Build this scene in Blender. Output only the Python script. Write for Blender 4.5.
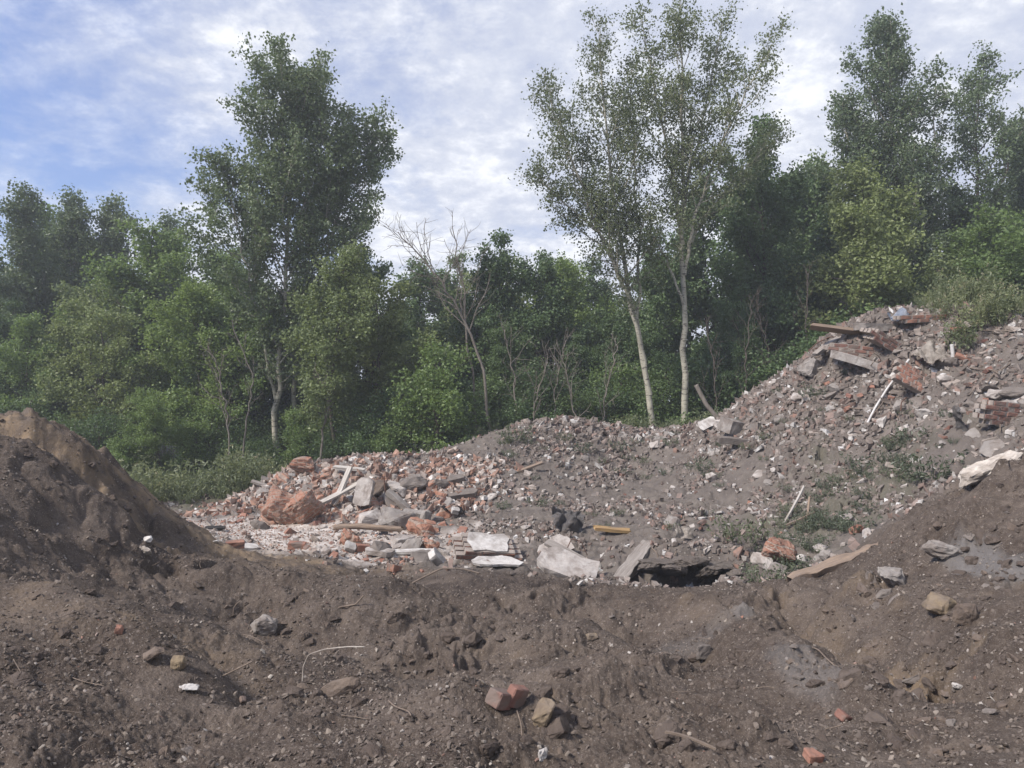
import bpy, bmesh, math, random
import numpy as np
from mathutils import Vector, Matrix, noise as mnoise

# ------------------------------------------------------------------ camera, sky, sun, exposure
for o in list(bpy.data.objects): bpy.data.objects.remove(o)
SC = bpy.context.scene
COL = SC.collection
R = math.radians
F = 759.0
CAM = np.array((0.0, 0.0, 2.6)); PITCH = R(1.0)
cd = bpy.data.cameras.new('camera'); cam = bpy.data.objects.new('camera', cd); COL.objects.link(cam)
cam.location = CAM; cam.rotation_euler = (R(90) + PITCH, 0, 0)
cd.sensor_width = 36; cd.lens = 36 * F / 1024; cd.clip_start = 0.05; cd.clip_end = 3000
SC.camera = cam
SUN_EL, SUN_AZ = 44, -122          # azimuth clockwise from +Y (the view direction): the sun stands to the left
sd = bpy.data.lights.new('sun', 'SUN'); sun = bpy.data.objects.new('sun', sd); COL.objects.link(sun)
sd.energy = 2.7; sd.angle = R(10); sd.color = (1.0, 0.93, 0.84)
_s = Vector((math.sin(R(SUN_AZ)) * math.cos(R(SUN_EL)), math.cos(R(SUN_AZ)) * math.cos(R(SUN_EL)), math.sin(R(SUN_EL))))
sun.rotation_euler = _s.to_track_quat('Z', 'Y').to_euler()
SC.view_settings.view_transform = 'Standard'; SC.view_settings.look = 'None'
SC.view_settings.gamma = 1; SC.view_settings.exposure = 1.16; SC.view_settings.use_curve_mapping = False
SC.render.engine = 'CYCLES'
SC.cycles.use_denoising = True
SC.cycles.max_bounces = 5; SC.cycles.diffuse_bounces = 3; SC.cycles.transmission_bounces = 3
SC.cycles.caustics_reflective = False; SC.cycles.caustics_refractive = False


class NT:
    """small helper round a node tree"""
    def __init__(s, tree): s.t = tree; s.t.nodes.clear()
    def n(s, typ, props=None, **ins):
        nd = s.t.nodes.new(typ)
        for k, v in (props or {}).items(): setattr(nd, k, v)
        for k, v in ins.items():
            key = int(k[1:]) if k[0] == '_' and k[1:].isdigit() else k.replace('_', ' ')
            if isinstance(v, bpy.types.NodeSocket): s.t.links.new(v, nd.inputs[key])
            else: nd.inputs[key].default_value = v
        return nd
    def math(s, op, a, b=None, clamp=False):
        d = {'_0': a}
        if b is not None: d['_1'] = b
        return s.n('ShaderNodeMath', {'operation': op, 'use_clamp': clamp}, **d).outputs[0]
    def mix(s, f, a, b, blend='MIX'):
        nd = s.t.nodes.new('ShaderNodeMix'); nd.data_type = 'RGBA'; nd.blend_type = blend
        for i, v in ((0, f), (6, a), (7, b)):
            if isinstance(v, bpy.types.NodeSocket): s.t.links.new(v, nd.inputs[i])
            else: nd.inputs[i].default_value = v if i == 0 else (*v[:3], 1)
        return nd.outputs[2]
    def ramp(s, fac, stops, interp='LINEAR'):
        nd = s.t.nodes.new('ShaderNodeValToRGB'); cr = nd.color_ramp; cr.interpolation = interp
        while len(cr.elements) < len(stops): cr.elements.new(0.5)
        for e, (p, c) in zip(cr.elements, stops):
            e.position = p; e.color = (c, c, c, 1) if isinstance(c, (int, float)) else (*c[:3], 1)
        s.t.links.new(fac, nd.inputs[0])
        return nd.outputs[0]
    def noise(s, vec, scale, detail=4, rough=0.55, dist=0.0):
        return s.n('ShaderNodeTexNoise', None, Vector=vec, Scale=scale, Detail=detail, Roughness=rough, Distortion=dist).outputs[0]


W = bpy.data.worlds.new('World'); SC.world = W; W.use_nodes = True
w = NT(W.node_tree)
sky = w.n('ShaderNodeTexSky', {'sky_type': 'NISHITA', 'sun_disc': False, 'sun_elevation': R(SUN_EL), 'sun_rotation': R(SUN_AZ),
                               'air_density': 1.3, 'dust_density': 1.0, 'ozone_density': 2.0})
gen = w.n('ShaderNodeTexCoord').outputs['Generated']
sep = w.n('ShaderNodeSeparateXYZ', None, Vector=gen)
dz = w.math('ADD', w.math('MAXIMUM', sep.outputs[2], 0.0), 0.30)
pu = w.math('DIVIDE', sep.outputs[0], dz); pv = w.math('DIVIDE', sep.outputs[1], dz)
pl = w.n('ShaderNodeCombineXYZ', None, X=pu, Y=pv, Z=0.35).outputs[0]
big = w.noise(pl, 1.1, 5, 0.55, 0.2)
mid = w.noise(pl, 4.4, 12, 0.66, 0.15)
rip = w.noise(pl, 13.0, 12, 0.66, 0.1)
cov = w.math('ADD', w.math('ADD', w.math('MULTIPLY', big, 0.8), w.math('MULTIPLY', mid, 0.5)), w.math('MULTIPLY', sep.outputs[0], 0.41))
cov = w.math('SUBTRACT', cov, w.math('MULTIPLY', sep.outputs[2], 0.36))
mask = w.ramp(cov, [(0.27, 0.0), (0.50, 1.0)])
br = w.ramp(w.math('ADD', w.math('MULTIPLY', mid, 0.55), w.math('MULTIPLY', rip, 0.45)),
            [(0.36, (2.75, 2.98, 3.7)), (0.46, (3.15, 3.35, 3.95)), (0.52, (3.7, 3.85, 4.3)), (0.60, (4.9, 4.98, 5.2))])
skb = w.mix(1.0, sky.outputs[0], (0.50, 0.54, 0.76), 'MULTIPLY')
clr = w.mix(w.math('ADD', w.math('MULTIPLY', mask, 0.86), 0.10), skb, br)
bg = w.n('ShaderNodeBackground', None, Color=clr, Strength=0.1)
wo = w.n('ShaderNodeOutputWorld'); W.node_tree.links.new(bg.outputs[0], wo.inputs[0])


# ------------------------------------------------------------------ helpers
def pix(px, py, D):
    u = (px - 512) / F; v = -(py - 384) / F
    d = np.array((u, math.cos(PITCH) - v * math.sin(PITCH), math.sin(PITCH) + v * math.cos(PITCH)))
    return CAM + d * (D / d[1])

def tag(o, label=None, cat=None, group=None, kind=None):
    if label: o['label'] = label
    if cat: o['category'] = cat
    if group: o['group'] = group
    if kind: o['kind'] = kind
    return o

def mesh_np(name, co, faces, mats, smooth=False, matidx=None):
    """faces: (n,k) int array, or a list of such arrays"""
    me = bpy.data.meshes.new(name)
    fl = faces if isinstance(faces, list) else [faces]
    fl = [np.asarray(f, dtype=np.int32) for f in fl if len(f)]
    me.vertices.add(len(co)); me.vertices.foreach_set('co', np.asarray(co, dtype=np.float32).ravel())
    loops = np.concatenate([f.ravel() for f in fl]); sizes = np.concatenate([np.full(len(f), f.shape[1], dtype=np.int32) for f in fl])
    me.loops.add(len(loops)); me.loops.foreach_set('vertex_index', loops)
    me.polygons.add(len(sizes))
    st = np.zeros(len(sizes), dtype=np.int32); st[1:] = np.cumsum(sizes)[:-1]
    me.polygons.foreach_set('loop_start', st)
    try: me.polygons.foreach_set('loop_total', sizes)
    except Exception: pass
    for m in (mats if isinstance(mats, (list, tuple)) else [mats]): me.materials.append(m)
    if matidx is not None: me.polygons.foreach_set('material_index', np.asarray(matidx, dtype=np.int32))
    me.polygons.foreach_set('use_smooth', np.full(len(sizes), smooth, dtype=bool))
    me.update(calc_edges=True); me.validate()
    return me

def link(name, me, parent=None, loc=None, rot=None, scale=None):
    o = bpy.data.objects.new(name, me); COL.objects.link(o)
    if parent: o.parent = parent
    if loc is not None: o.location = loc
    if rot is not None: o.rotation_euler = rot
    if scale is not None: o.scale = (scale,) * 3 if isinstance(scale, (int, float)) else scale
    return o

def empty(name, loc=(0, 0, 0), rz=0, scale=1):
    o = bpy.data.objects.new(name, None); COL.objects.link(o)
    o.location = loc; o.rotation_euler = (0, 0, rz); o.scale = (scale,) * 3
    o.empty_display_size = 0.2
    return o

def copy_tree(root, loc, rz=0, scale=1.0):
    r = root.copy(); COL.objects.link(r)
    r.location = loc; r.rotation_euler = (0, 0, rz); r.scale = (scale,) * 3 if isinstance(scale, (int, float)) else scale
    for ch in KIDS.get(root.name, []):
        c = ch.copy(); COL.objects.link(c); c.parent = r
    return r
KIDS = {}

# ---- 2-D gradient noise in numpy
def _h(ix, iy, s):
    h = (ix * 374761393 + iy * 668265263 + s * 974634777) & 0xFFFFFFFF
    h = ((h ^ (h >> 13)) * 1274126177) & 0xFFFFFFFF
    return (h ^ (h >> 16)) & 0xFFFF
def gn(x, y, s=0):
    ix = np.floor(x).astype(np.int64); iy = np.floor(y).astype(np.int64)
    fx = x - ix; fy = y - iy
    u = fx * fx * fx * (fx * (fx * 6 - 15) + 10); v = fy * fy * fy * (fy * (fy * 6 - 15) + 10)
    def g(a, b):
        t = _h(ix + a, iy + b, s) * (2 * math.pi / 65536)
        return np.cos(t) * (fx - a) + np.sin(t) * (fy - b)
    a = g(0, 0); b = g(1, 0); c = g(0, 1); d = g(1, 1)
    return 1.5 * ((a + u * (b - a)) * (1 - v) + (c + u * (d - c)) * v)
def fbm(x, y, f, o=4, s=0, g=0.5):
    t = 0; a = 1.0
    for i in range(o):
        t = t + a * gn(x * f + 13.7 * i, y * f - 7.3 * i, s + i); f *= 2.03; a *= g
    return t
def sst(a, b, x):
    t = np.clip((x - a) / (b - a), 0, 1); return t * t * (3 - 2 * t)


# ------------------------------------------------------------------ materials
def newmat(name):
    m = bpy.data.materials.new(name); m.use_nodes = True
    return m, NT(m.node_tree)
def finish(m, t, col, rough=0.9, spec=0.2, bump=None, bstr=0.3, bdist=0.02):
    ins = dict(Base_Color=col, Roughness=rough)
    p = t.n('ShaderNodeBsdfPrincipled', None, **ins)
    p.inputs['Specular IOR Level'].default_value = spec
    if bump is not None:
        b = t.n('ShaderNodeBump', None, Height=bump, Strength=bstr, Distance=bdist); m.node_tree.links.new(b.outputs[0], p.inputs['Normal'])
    o = t.n('ShaderNodeOutputMaterial'); m.node_tree.links.new(p.outputs[0], o.inputs[0])
    return m

def simple(name, c1, c2, scale=6, rough=0.9, bstr=0.4, bdist=0.01, dirt=0.35, spec=0.2, stretch=None):
    """a worn, dirty solid: two tones, patches of soil, fine bump; object space"""
    m, t = newmat(name)
    co = t.n('ShaderNodeTexCoord').outputs['Object']
    if stretch: co = t.n('ShaderNodeMapping', None, Vector=co, Scale=stretch).outputs[0]
    rnd = t.n('ShaderNodeObjectInfo').outputs['Random']
    off = t.n('ShaderNodeVectorMath', {'operation': 'ADD'}, _0=co).outputs[0]
    sc = t.n('ShaderNodeVectorMath', {'operation': 'SCALE'}, Scale=rnd); sc.inputs[0].default_value = (31, 17, 23)
    m.node_tree.links.new(sc.outputs[0], off.node.inputs[1])
    n1 = t.noise(off, scale, 6, 0.6, 0.3); n2 = t.noise(off, scale * 5, 5, 0.65); n3 = t.noise(off, scale * 0.7, 5, 0.6, 0.8)
    col = t.mix(t.ramp(n1, [(0.35, 0.0), (0.65, 1.0)]), c1, c2)
    col = t.mix(t.ramp(n2, [(0.3, 0.28), (0.7, 0.0)]), col, (0.06, 0.05, 0.045))
    col = t.mix(t.math('MULTIPLY', t.ramp(n3, [(0.48, 0.0), (0.62, 1.0)]), dirt), col, (0.155, 0.128, 0.110))
    return finish(m, t, col, rough, spec, t.math('ADD', n2, n1), bstr, bdist)

M = {}
M['brick'] = simple('fired_brick', (0.27, 0.125, 0.088), (0.33, 0.185, 0.135), 7, bstr=0.8, dirt=0.85)
M['brick_dark'] = simple('dark_red_brick', (0.19, 0.090, 0.070), (0.25, 0.135, 0.105), 7, bstr=0.8, dirt=0.85)
M['mortar'] = simple('lime_mortar', (0.36, 0.31, 0.27), (0.27, 0.23, 0.20), 9, bstr=0.8, dirt=0.4)
M['concrete'] = simple('concrete', (0.30, 0.275, 0.25), (0.21, 0.19, 0.175), 5, bstr=0.8, dirt=0.75)
M['pale_concrete'] = simple('pale_concrete', (0.46, 0.43, 0.40), (0.34, 0.30, 0.27), 5, bstr=0.7, dirt=0.7)
M['grey_stone'] = simple('grey_stone', (0.20, 0.175, 0.155), (0.13, 0.112, 0.10), 6, bstr=0.8, dirt=0.5)
M['brown_stone'] = simple('brown_stone', (0.17, 0.13, 0.10), (0.11, 0.085, 0.07), 6, bstr=0.8, dirt=0.5)
M['ochre_stone'] = simple('ochre_stone', (0.26, 0.20, 0.125), (0.15, 0.115, 0.085), 7, bstr=0.8, dirt=0.5)
M['white'] = simple('chalky_white', (0.62, 0.60, 0.57), (0.42, 0.39, 0.36), 5, 0.7, 0.4, 0.006, 0.6)
M['wood'] = simple('weathered_wood', (0.30, 0.225, 0.165), (0.20, 0.15, 0.115), 9, 0.85, 0.6, 0.006, 0.35, stretch=(0.35, 4, 4))
M['grey_wood'] = simple('grey_weathered_wood', (0.33, 0.30, 0.27), (0.21, 0.185, 0.165), 9, 0.85, 0.6, 0.006, 0.3, stretch=(0.35, 4, 4))
M['pale_wood'] = simple('painted_pale_board', (0.52, 0.49, 0.45), (0.36, 0.33, 0.29), 6, 0.8, 0.4, 0.005, 0.4, stretch=(0.4, 3, 3))
M['yellow_wood'] = simple('yellow_board', (0.42, 0.28, 0.12), (0.30, 0.19, 0.09), 6, 0.8, 0.4, 0.005, 0.55, stretch=(0.4, 3, 3))
M['rust'] = simple('rusty_steel', (0.14, 0.07, 0.045), (0.09, 0.05, 0.035), 14, 0.8, 0.5, 0.004, 0.2)
M['plastic'] = simple('dull_white_plastic', (0.62, 0.61, 0.59), (0.52, 0.50, 0.48), 8, 0.55, 0.15, 0.003, 0.25, 0.35)
M['cloth'] = simple('dirty_white_sheeting', (0.56, 0.51, 0.45), (0.38, 0.33, 0.28), 6, 0.8, 0.4, 0.006, 0.55)
M['grey_cloth'] = simple('grey_rag', (0.22, 0.21, 0.205), (0.13, 0.122, 0.12), 8, 0.85, 0.5, 0.006, 0.3)
M['blue_cloth'] = simple('pale_blue_plastic_bag', (0.34, 0.40, 0.50), (0.50, 0.52, 0.56), 6, 0.6, 0.4, 0.006, 0.25)
M['black'] = simple('black_rubber', (0.022, 0.022, 0.023), (0.035, 0.033, 0.032), 8, 0.6, 0.3, 0.004, 0.15)
M['root'] = simple('root_bark', (0.24, 0.19, 0.15), (0.15, 0.115, 0.09), 12, 0.9, 0.5, 0.004, 0.2)
M['clod'] = simple('earth_clod', (0.112, 0.089, 0.074), (0.080, 0.063, 0.053), 9, 0.95, 0.9, 0.01, 0.3, 0.1)
M['bark'] = simple('grey_brown_bark', (0.115, 0.098, 0.082), (0.070, 0.060, 0.051), 9, 0.95, 0.8, 0.01, 0.0, 0.1, stretch=(2, 2, 0.4))
M['dead_bark'] = simple('bare_dead_bark', (0.24, 0.215, 0.185), (0.15, 0.13, 0.11), 9, 0.95, 0.6, 0.01, 0.0, 0.1, stretch=(2, 2, 0.4))

def pale_bark():
    m, t = newmat('pale_poplar_bark')
    co = t.n('ShaderNodeTexCoord').outputs['Object']
    lo = t.n('ShaderNodeMapping', None, Vector=co, Scale=(2.5, 2.5, 9)).outputs[0]
    a = t.noise(co, 2.0, 5, 0.6); b = t.noise(lo, 2.4, 4, 0.6, 0.4)
    col = t.mix(t.ramp(a, [(0.35, 0.0), (0.65, 1.0)]), (0.41, 0.385, 0.31), (0.25, 0.24, 0.19))
    col = t.mix(t.ramp(b, [(0.55, 0.0), (0.62, 0.9)]), col, (0.07, 0.06, 0.052))
    return finish(m, t, col, 0.85, 0.2, a, 0.4, 0.01)
M['pale_bark'] = pale_bark()

def leaf_mat(name, c1, c2, trans=0.35, rough=0.48, spec=0.4):
    m, t = newmat(name)
    g = t.n('ShaderNodeNewGeometry').outputs['Random Per Island']
    ob = t.n('ShaderNodeObjectInfo').outputs['Random']
    col = t.mix(g, c1, c2)
    col = t.mix(t.ramp(ob, [(0.0, 0.45), (0.5, 0.0)]), col, tuple(0.72 * v for v in c1))
    col = t.mix(t.ramp(ob, [(0.55, 0.0), (1.0, 0.5)]), col, (c2[0] * 1.35, c2[1] * 1.25, c2[2] * 1.05))
    hs = t.n('ShaderNodeHueSaturation', None, Color=col, Saturation=1.0, Hue=0.5)
    tc = t.mix(0.5, col, tuple(v * k for v, k in zip(c2, (1.35, 1.4, 0.7))))
    p = t.n('ShaderNodeBsdfPrincipled', None, Base_Color=col, Roughness=rough); p.inputs['Specular IOR Level'].default_value = spec
    tr = t.n('ShaderNodeBsdfTranslucent', None, Color=tc)
    mx = t.n('ShaderNodeMixShader', None, Fac=trans); m.node_tree.links.new(p.outputs[0], mx.inputs[1]); m.node_tree.links.new(tr.outputs[0], mx.inputs[2])
    o = t.n('ShaderNodeOutputMaterial'); m.node_tree.links.new(mx.outputs[0], o.inputs[0])
    m.node_tree.nodes.remove(hs)
    return m
L = {}
L['poplar'] = leaf_mat('poplar_leaf', (0.092, 0.130, 0.069), (0.148, 0.195, 0.102), 0.30)
L['aspen'] = leaf_mat('aspen_leaf', (0.110, 0.135, 0.069), (0.169, 0.199, 0.099), 0.32)
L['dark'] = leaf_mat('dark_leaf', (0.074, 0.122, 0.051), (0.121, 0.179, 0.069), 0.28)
L['maple'] = leaf_mat('maple_leaf', (0.117, 0.180, 0.060), (0.190, 0.259, 0.091), 0.38)
L['olive'] = leaf_mat('olive_leaf', (0.122, 0.162, 0.068), (0.190, 0.233, 0.101), 0.35)
L['weed'] = leaf_mat('weed_leaf', (0.140, 0.172, 0.092), (0.225, 0.252, 0.148), 0.4)
L['dusty'] = leaf_mat('dusty_weed_leaf', (0.082, 0.104, 0.068), (0.135, 0.155, 0.104), 0.3)
L['seed'] = leaf_mat('seed_head', (0.22, 0.20, 0.13), (0.32, 0.29, 0.19), 0.25)


def ground_mat():
    m, t = newmat('bare_earth_and_rubble')
    geo = t.n('ShaderNodeNewGeometry'); P = geo.outputs['Position']
    def at(n): return t.n('ShaderNodeAttribute', {'attribute_name': n}).outputs['Fac']
    nA = t.noise(P, 0.9, 5, 0.6, 0.4); nB = t.noise(P, 4.5, 6, 0.62, 0.3); nC = t.noise(P, 20, 6, 0.68); nD = t.noise(P, 75, 4, 0.65)
    soil = t.mix(t.ramp(nA, [(0.41, 0.0), (0.60, 1.0)]), (0.066, 0.051, 0.041), (0.126, 0.101, 0.083))
    soil = t.mix(t.ramp(nB, [(0.40, 0.65), (0.58, 0.0)]), soil, (0.052, 0.040, 0.033))
    soil = t.mix(t.ramp(nC, [(0.46, 0.0), (0.66, 0.55)]), soil, (0.160, 0.131, 0.108))
    soil = t.mix(t.ramp(nD, [(0.34, 0.5), (0.55, 0.0)]), soil, (0.046, 0.036, 0.030))
    soil = t.mix(t.ramp(nD, [(0.58, 0.0), (0.75, 0.5)]), soil, (0.215, 0.180, 0.148))
    rub = t.mix(t.ramp(nB, [(0.35, 0.0), (0.65, 1.0)]), (0.108, 0.093, 0.081), (0.168, 0.146, 0.126))
    rub = t.mix(t.ramp(nA, [(0.42, 0.5), (0.60, 0.0)]), rub, (0.105, 0.090, 0.082))
    col = t.mix(at('rubble'), soil, rub)
    pale = t.mix(t.ramp(nB, [(0.38, 0.0), (0.64, 1.0)]), (0.55, 0.51, 0.47), (0.36, 0.305, 0.265))
    col = t.mix(at('pale'), col, pale)
    och = t.mix(t.ramp(nB, [(0.4, 0.0), (0.62, 1.0)]), (0.25, 0.185, 0.120), (0.135, 0.105, 0.080))
    col = t.mix(at('ochre'), col, och)
    col = t.mix(at('ash'), col, t.mix(nC, (0.13, 0.122, 0.117), (0.185, 0.175, 0.168)))
    col = t.mix(at('humus_and_shade'), col, t.mix(nB, (0.033, 0.026, 0.023), (0.060, 0.047, 0.041)))  # dark soil, plus shade painted into the undercut pocket
    col = t.mix(at('green'), col, (0.085, 0.088, 0.055))
    # pebbles: two sizes of voronoi cells, each with its own tone, some of them pale
    for sc, thr, amt in ((24, 0.86, 0.5), (55, 0.80, 0.55), (120, 0.66, 0.55)):
        vo = t.n('ShaderNodeTexVoronoi', {'feature': 'F1'}, Vector=P, Scale=sc)
        rs = t.n('ShaderNodeSeparateColor', None, Color=vo.outputs['Color'])
        core = t.ramp(vo.outputs['Distance'], [(0.26, 1.0), (0.36, 0.0)])
        on = t.math('MULTIPLY', core, t.math('GREATER_THAN', rs.outputs[0], thr))
        on = t.math('MULTIPLY', on, amt)
        tone = t.ramp(rs.outputs[1], [(0.0, (0.12, 0.097, 0.083)), (0.5, (0.19, 0.158, 0.135)), (0.85, (0.26, 0.222, 0.192)), (0.97, (0.36, 0.33, 0.30)), (1.0, (0.24, 0.12, 0.085))])
        col = t.mix(on, col, tone)
    h = t.math('ADD', t.math('MULTIPLY', nC, 0.9), t.math('MULTIPLY', nD, 0.55))
    h = t.math('ADD', h, t.math('MULTIPLY', nB, 0.8))
    return finish(m, t, col, 0.95, 0.12, h, 0.75, 0.03)
M['ground'] = ground_mat()
def wall_mat():
    m, t = newmat('weathered_brickwork')
    co = t.n('ShaderNodeTexCoord').outputs['Object']
    s_ = t.n('ShaderNodeSeparateXYZ', None, Vector=co)
    wv = t.math('MULTIPLY', t.noise(co, 4, 3), 0.05)
    v = t.n('ShaderNodeCombineXYZ', None, X=t.math('ADD', s_.outputs[0], t.math('MULTIPLY', s_.outputs[1], 0.7)), Y=t.math('ADD', s_.outputs[2], wv), Z=0.0).outputs[0]
    bt = t.n('ShaderNodeTexBrick', None, Vector=v, Scale=1.0, Mortar_Size=0.012, Mortar_Smooth=0.4, Brick_Width=0.26, Row_Height=0.082)
    bt.inputs['Color1'].default_value = (0.34, 0.165, 0.11, 1); bt.inputs['Color2'].default_value = (0.27, 0.135, 0.095, 1); bt.inputs['Mortar'].default_value = (0.33, 0.26, 0.215, 1)
    n1 = t.noise(co, 5, 6, 0.65, 0.5); n2 = t.noise(co, 26, 5, 0.65)
    col = t.mix(t.ramp(n1, [(0.42, 0.0), (0.66, 0.85)]), bt.outputs[0], (0.34, 0.25, 0.20))
    col = t.mix(t.ramp(n2, [(0.3, 0.5), (0.6, 0.0)]), col, (0.13, 0.09, 0.07))
    h = t.math('ADD', t.math('MULTIPLY', bt.outputs['Fac'], -0.8), t.math('ADD', n1, n2))
    return finish(m, t, col, 0.93, 0.15, h, 0.8, 0.03)
M['wall'] = wall_mat()

def gravel_mat(name, stops):
    m, t = newmat(name)
    r = t.n('ShaderNodeNewGeometry').outputs['Random Per Island']
    co = t.n('ShaderNodeTexCoord').outputs['Object']
    n = t.noise(co, 30, 4, 0.6); n2 = t.noise(co, 9, 4, 0.6)
    col = t.ramp(r, stops)
    col = t.mix(t.ramp(n2, [(0.42, 0.55), (0.6, 0.0)]), col, (0.115, 0.095, 0.083))
    return finish(m, t, col, 0.93, 0.15, n, 0.4, 0.01)
M['rubble'] = gravel_mat('mixed_rubble', [(0.0, (0.12, 0.10, 0.088)), (0.28, (0.19, 0.162, 0.143)), (0.55, (0.27, 0.232, 0.205)), (0.79, (0.22, 0.15, 0.125)), (0.83, (0.26, 0.16, 0.125)), (0.855, (0.35, 0.315, 0.285)), (0.96, (0.47, 0.45, 0.42)), (1.0, (0.60, 0.59, 0.57))])
M['brick_rubble'] = gravel_mat('brick_rubble', [(0.0, (0.22, 0.15, 0.12)), (0.25, (0.32, 0.185, 0.135)), (0.45, (0.38, 0.235, 0.175)), (0.55, (0.37, 0.29, 0.245)), (0.85, (0.45, 0.40, 0.355)), (1.0, (0.64, 0.62, 0.59))])
M['pebbles'] = gravel_mat('soil_pebbles', [(0.0, (0.085, 0.068, 0.056)), (0.40, (0.115, 0.093, 0.077)), (0.66, (0.155, 0.128, 0.106)), (0.88, (0.22, 0.185, 0.153)), (0.96, (0.31, 0.275, 0.235)), (0.99, (0.44, 0.41, 0.375)), (1.0, (0.26, 0.13, 0.09))])


# ------------------------------------------------------------------ terrain
CP = [  # pixel x, pixel y, distance: what the surface passes through
 (-150,760,3.3),(0,768,3.3),(100,768,3.4),(250,768,3.5),(400,768,3.5),(512,768,3.5),(650,768,3.5),(800,768,3.5),(1024,768,3.4),(1180,768,3.4),
 (0,690,4.0),(100,690,4.3),(0,610,5.2),(90,602,5.6),(150,632,5.3),(200,682,4.8),(250,722,4.3),
 (512,700,4.4),(400,690,5.0),(300,690,5.3),(600,722,4.5),(700,720,4.7),(850,720,4.7),(960,700,4.9),(1024,690,4.9),
 (0,560,6.6),(60,582,7.0),(120,572,8.0),(180,575,9.0),(0,500,7.6),(60,520,8.1),(120,532,8.9),(165,545,10.0),(-150,560,6.0),(-150,480,7.5),
 (-150,420,8.8),(0,417,9.4),(60,428,9.9),(110,458,10.4),(150,495,11.0),(190,526,11.7),(220,545,12.3),(0,450,8.7),(60,465,9.1),(100,490,9.5),
 (265,625,7.4),(340,640,6.8),(340,600,8.8),(230,600,8.3),(430,640,7.2),(500,640,7.0),(260,570,10.4),(340,570,10.8),
 (410,598,9.8),(460,578,10.3),(510,574,10.4),(560,584,10.0),(600,592,9.6),
 (640,592,9.3),(700,590,9.3),(770,587,9.3),(820,580,9.4),
 (640,640,7.0),(700,640,7.0),(745,650,6.3),(800,690,5.5),(850,712,4.9),(560,660,6.4),(820,640,7.2),(880,650,6.6),(920,640,6.5),
 (860,560,9.6),(900,525,9.6),(950,490,9.6),(1024,455,9.2),(1150,425,8.8),(970,560,7.7),(1024,560,7.2),(960,612,6.9),(1024,640,5.6),(900,600,7.6),(1150,600,6.0),
 (300,540,13.2),(250,525,15.2),(350,555,12.4),(200,515,17.2),(430,562,12.2),(480,560,12.0),(200,500,19.5),(120,500,19.5),
 (300,503,16.3),(330,486,16.6),(300,470,17.6),(350,470,16.9),(400,473,17.0),(440,466,17.6),(400,520,15.0),(350,522,15.0),(440,520,15.0),
 (480,443,19.0),(520,426,20.0),(565,420,20.2),(600,426,21.0),(650,431,21.0),(690,432,21.0),(720,420,20.0),(760,388,18.2),(800,366,17.2),(830,345,16.4),(870,332,15.8),(920,326,15.2),(1024,326,14.2),(1180,326,13.5),
 (500,500,16.0),(520,480,17.0),(520,530,13.9),(560,540,12.8),(600,470,18.0),(600,520,14.7),(600,550,12.6),(560,575,11.3),(660,470,18.0),(650,530,13.2),
 (700,500,15.4),(700,545,12.4),(750,450,16.3),(750,500,14.7),(760,550,11.9),(800,420,16.0),(850,400,15.2),(850,450,14.4),(850,500,13.0),(820,550,11.4),(800,575,10.6),
 (900,460,13.1),(950,430,12.8),(980,400,13.1),(1024,370,13.2),(900,420,14.2),(900,380,14.8),(960,365,14.2),(930,480,12.0),(880,525,11.0),(1000,440,11.8),(1150,380,12.5),
]
pts = [tuple(pix(*c)) for c in CP]
# behind the heaps the land falls back to the level of the wood; round about it is level
for x, y, z in [(-9,14.5,0.3),(-7,15.5,0.15),(-12,15,0.5),(-14,22,0.1),(-8,22,0.05),(-3,22,0.3),(-6,25,0.0),(0,25,0.4),(3,25,0.4),(6,24,0.8),(9,22,1.9),(12,20,2.6),(15,17,2.6),(17,12,2.4),
                (9,27,0.3),(14,27,0.3),(20,24,0.3),(22,14,1.0),(20,4,0.6),(-17,10,1.0),(-20,4,0.6),(-12,7,1.6),(-11,10,2.2),(14,8,1.6),(12,5,1.1),(-9,5,1.2),(-7,3,1.0),(7,3,0.9),
                (0,1.5,0.93),(-3,1.5,0.97),(3,1.5,0.92),(0,-3,0.8),(-8,-3,0.7),(8,-3,0.7)]:
    pts.append((x, y, z))
for x in range(-30, 31, 6):
    pts.append((x, 32, 0.0)); pts.append((x, 42, 0.0)); pts.append((x, -8, 0.5))
for y in (0, 8, 16, 24): pts.append((-28, y, 0.2)); pts.append((28, y, 0.2))
pts = np.array(pts)
def solve_rbf(p, c=0.55, lam=0.02):
    d = np.sqrt(((p[:, None, :2] - p[None, :, :2]) ** 2).sum(-1) + c * c)
    n = len(p); A = np.zeros((n + 1, n + 1)); A[:n, :n] = d - lam * np.eye(n) * -1.0; A[:n, n] = 1; A[n, :n] = 1
    return np.linalg.solve(A, np.append(p[:, 2], 0))
RB = solve_rbf(pts, 0.55, -0.03)
GX0, GY0, GS = -32.0, -10.0, 0.08
gx = np.arange(GX0, 32.01, GS); gy = np.arange(GY0, 46.01, GS)
XX, YY = np.meshgrid(gx, gy)
BASE = np.full(XX.shape, RB[-1])
for i in range(len(pts)):
    BASE += RB[i] * np.sqrt((XX - pts[i, 0]) ** 2 + (YY - pts[i, 1]) ** 2 + 0.55 ** 2)
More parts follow.
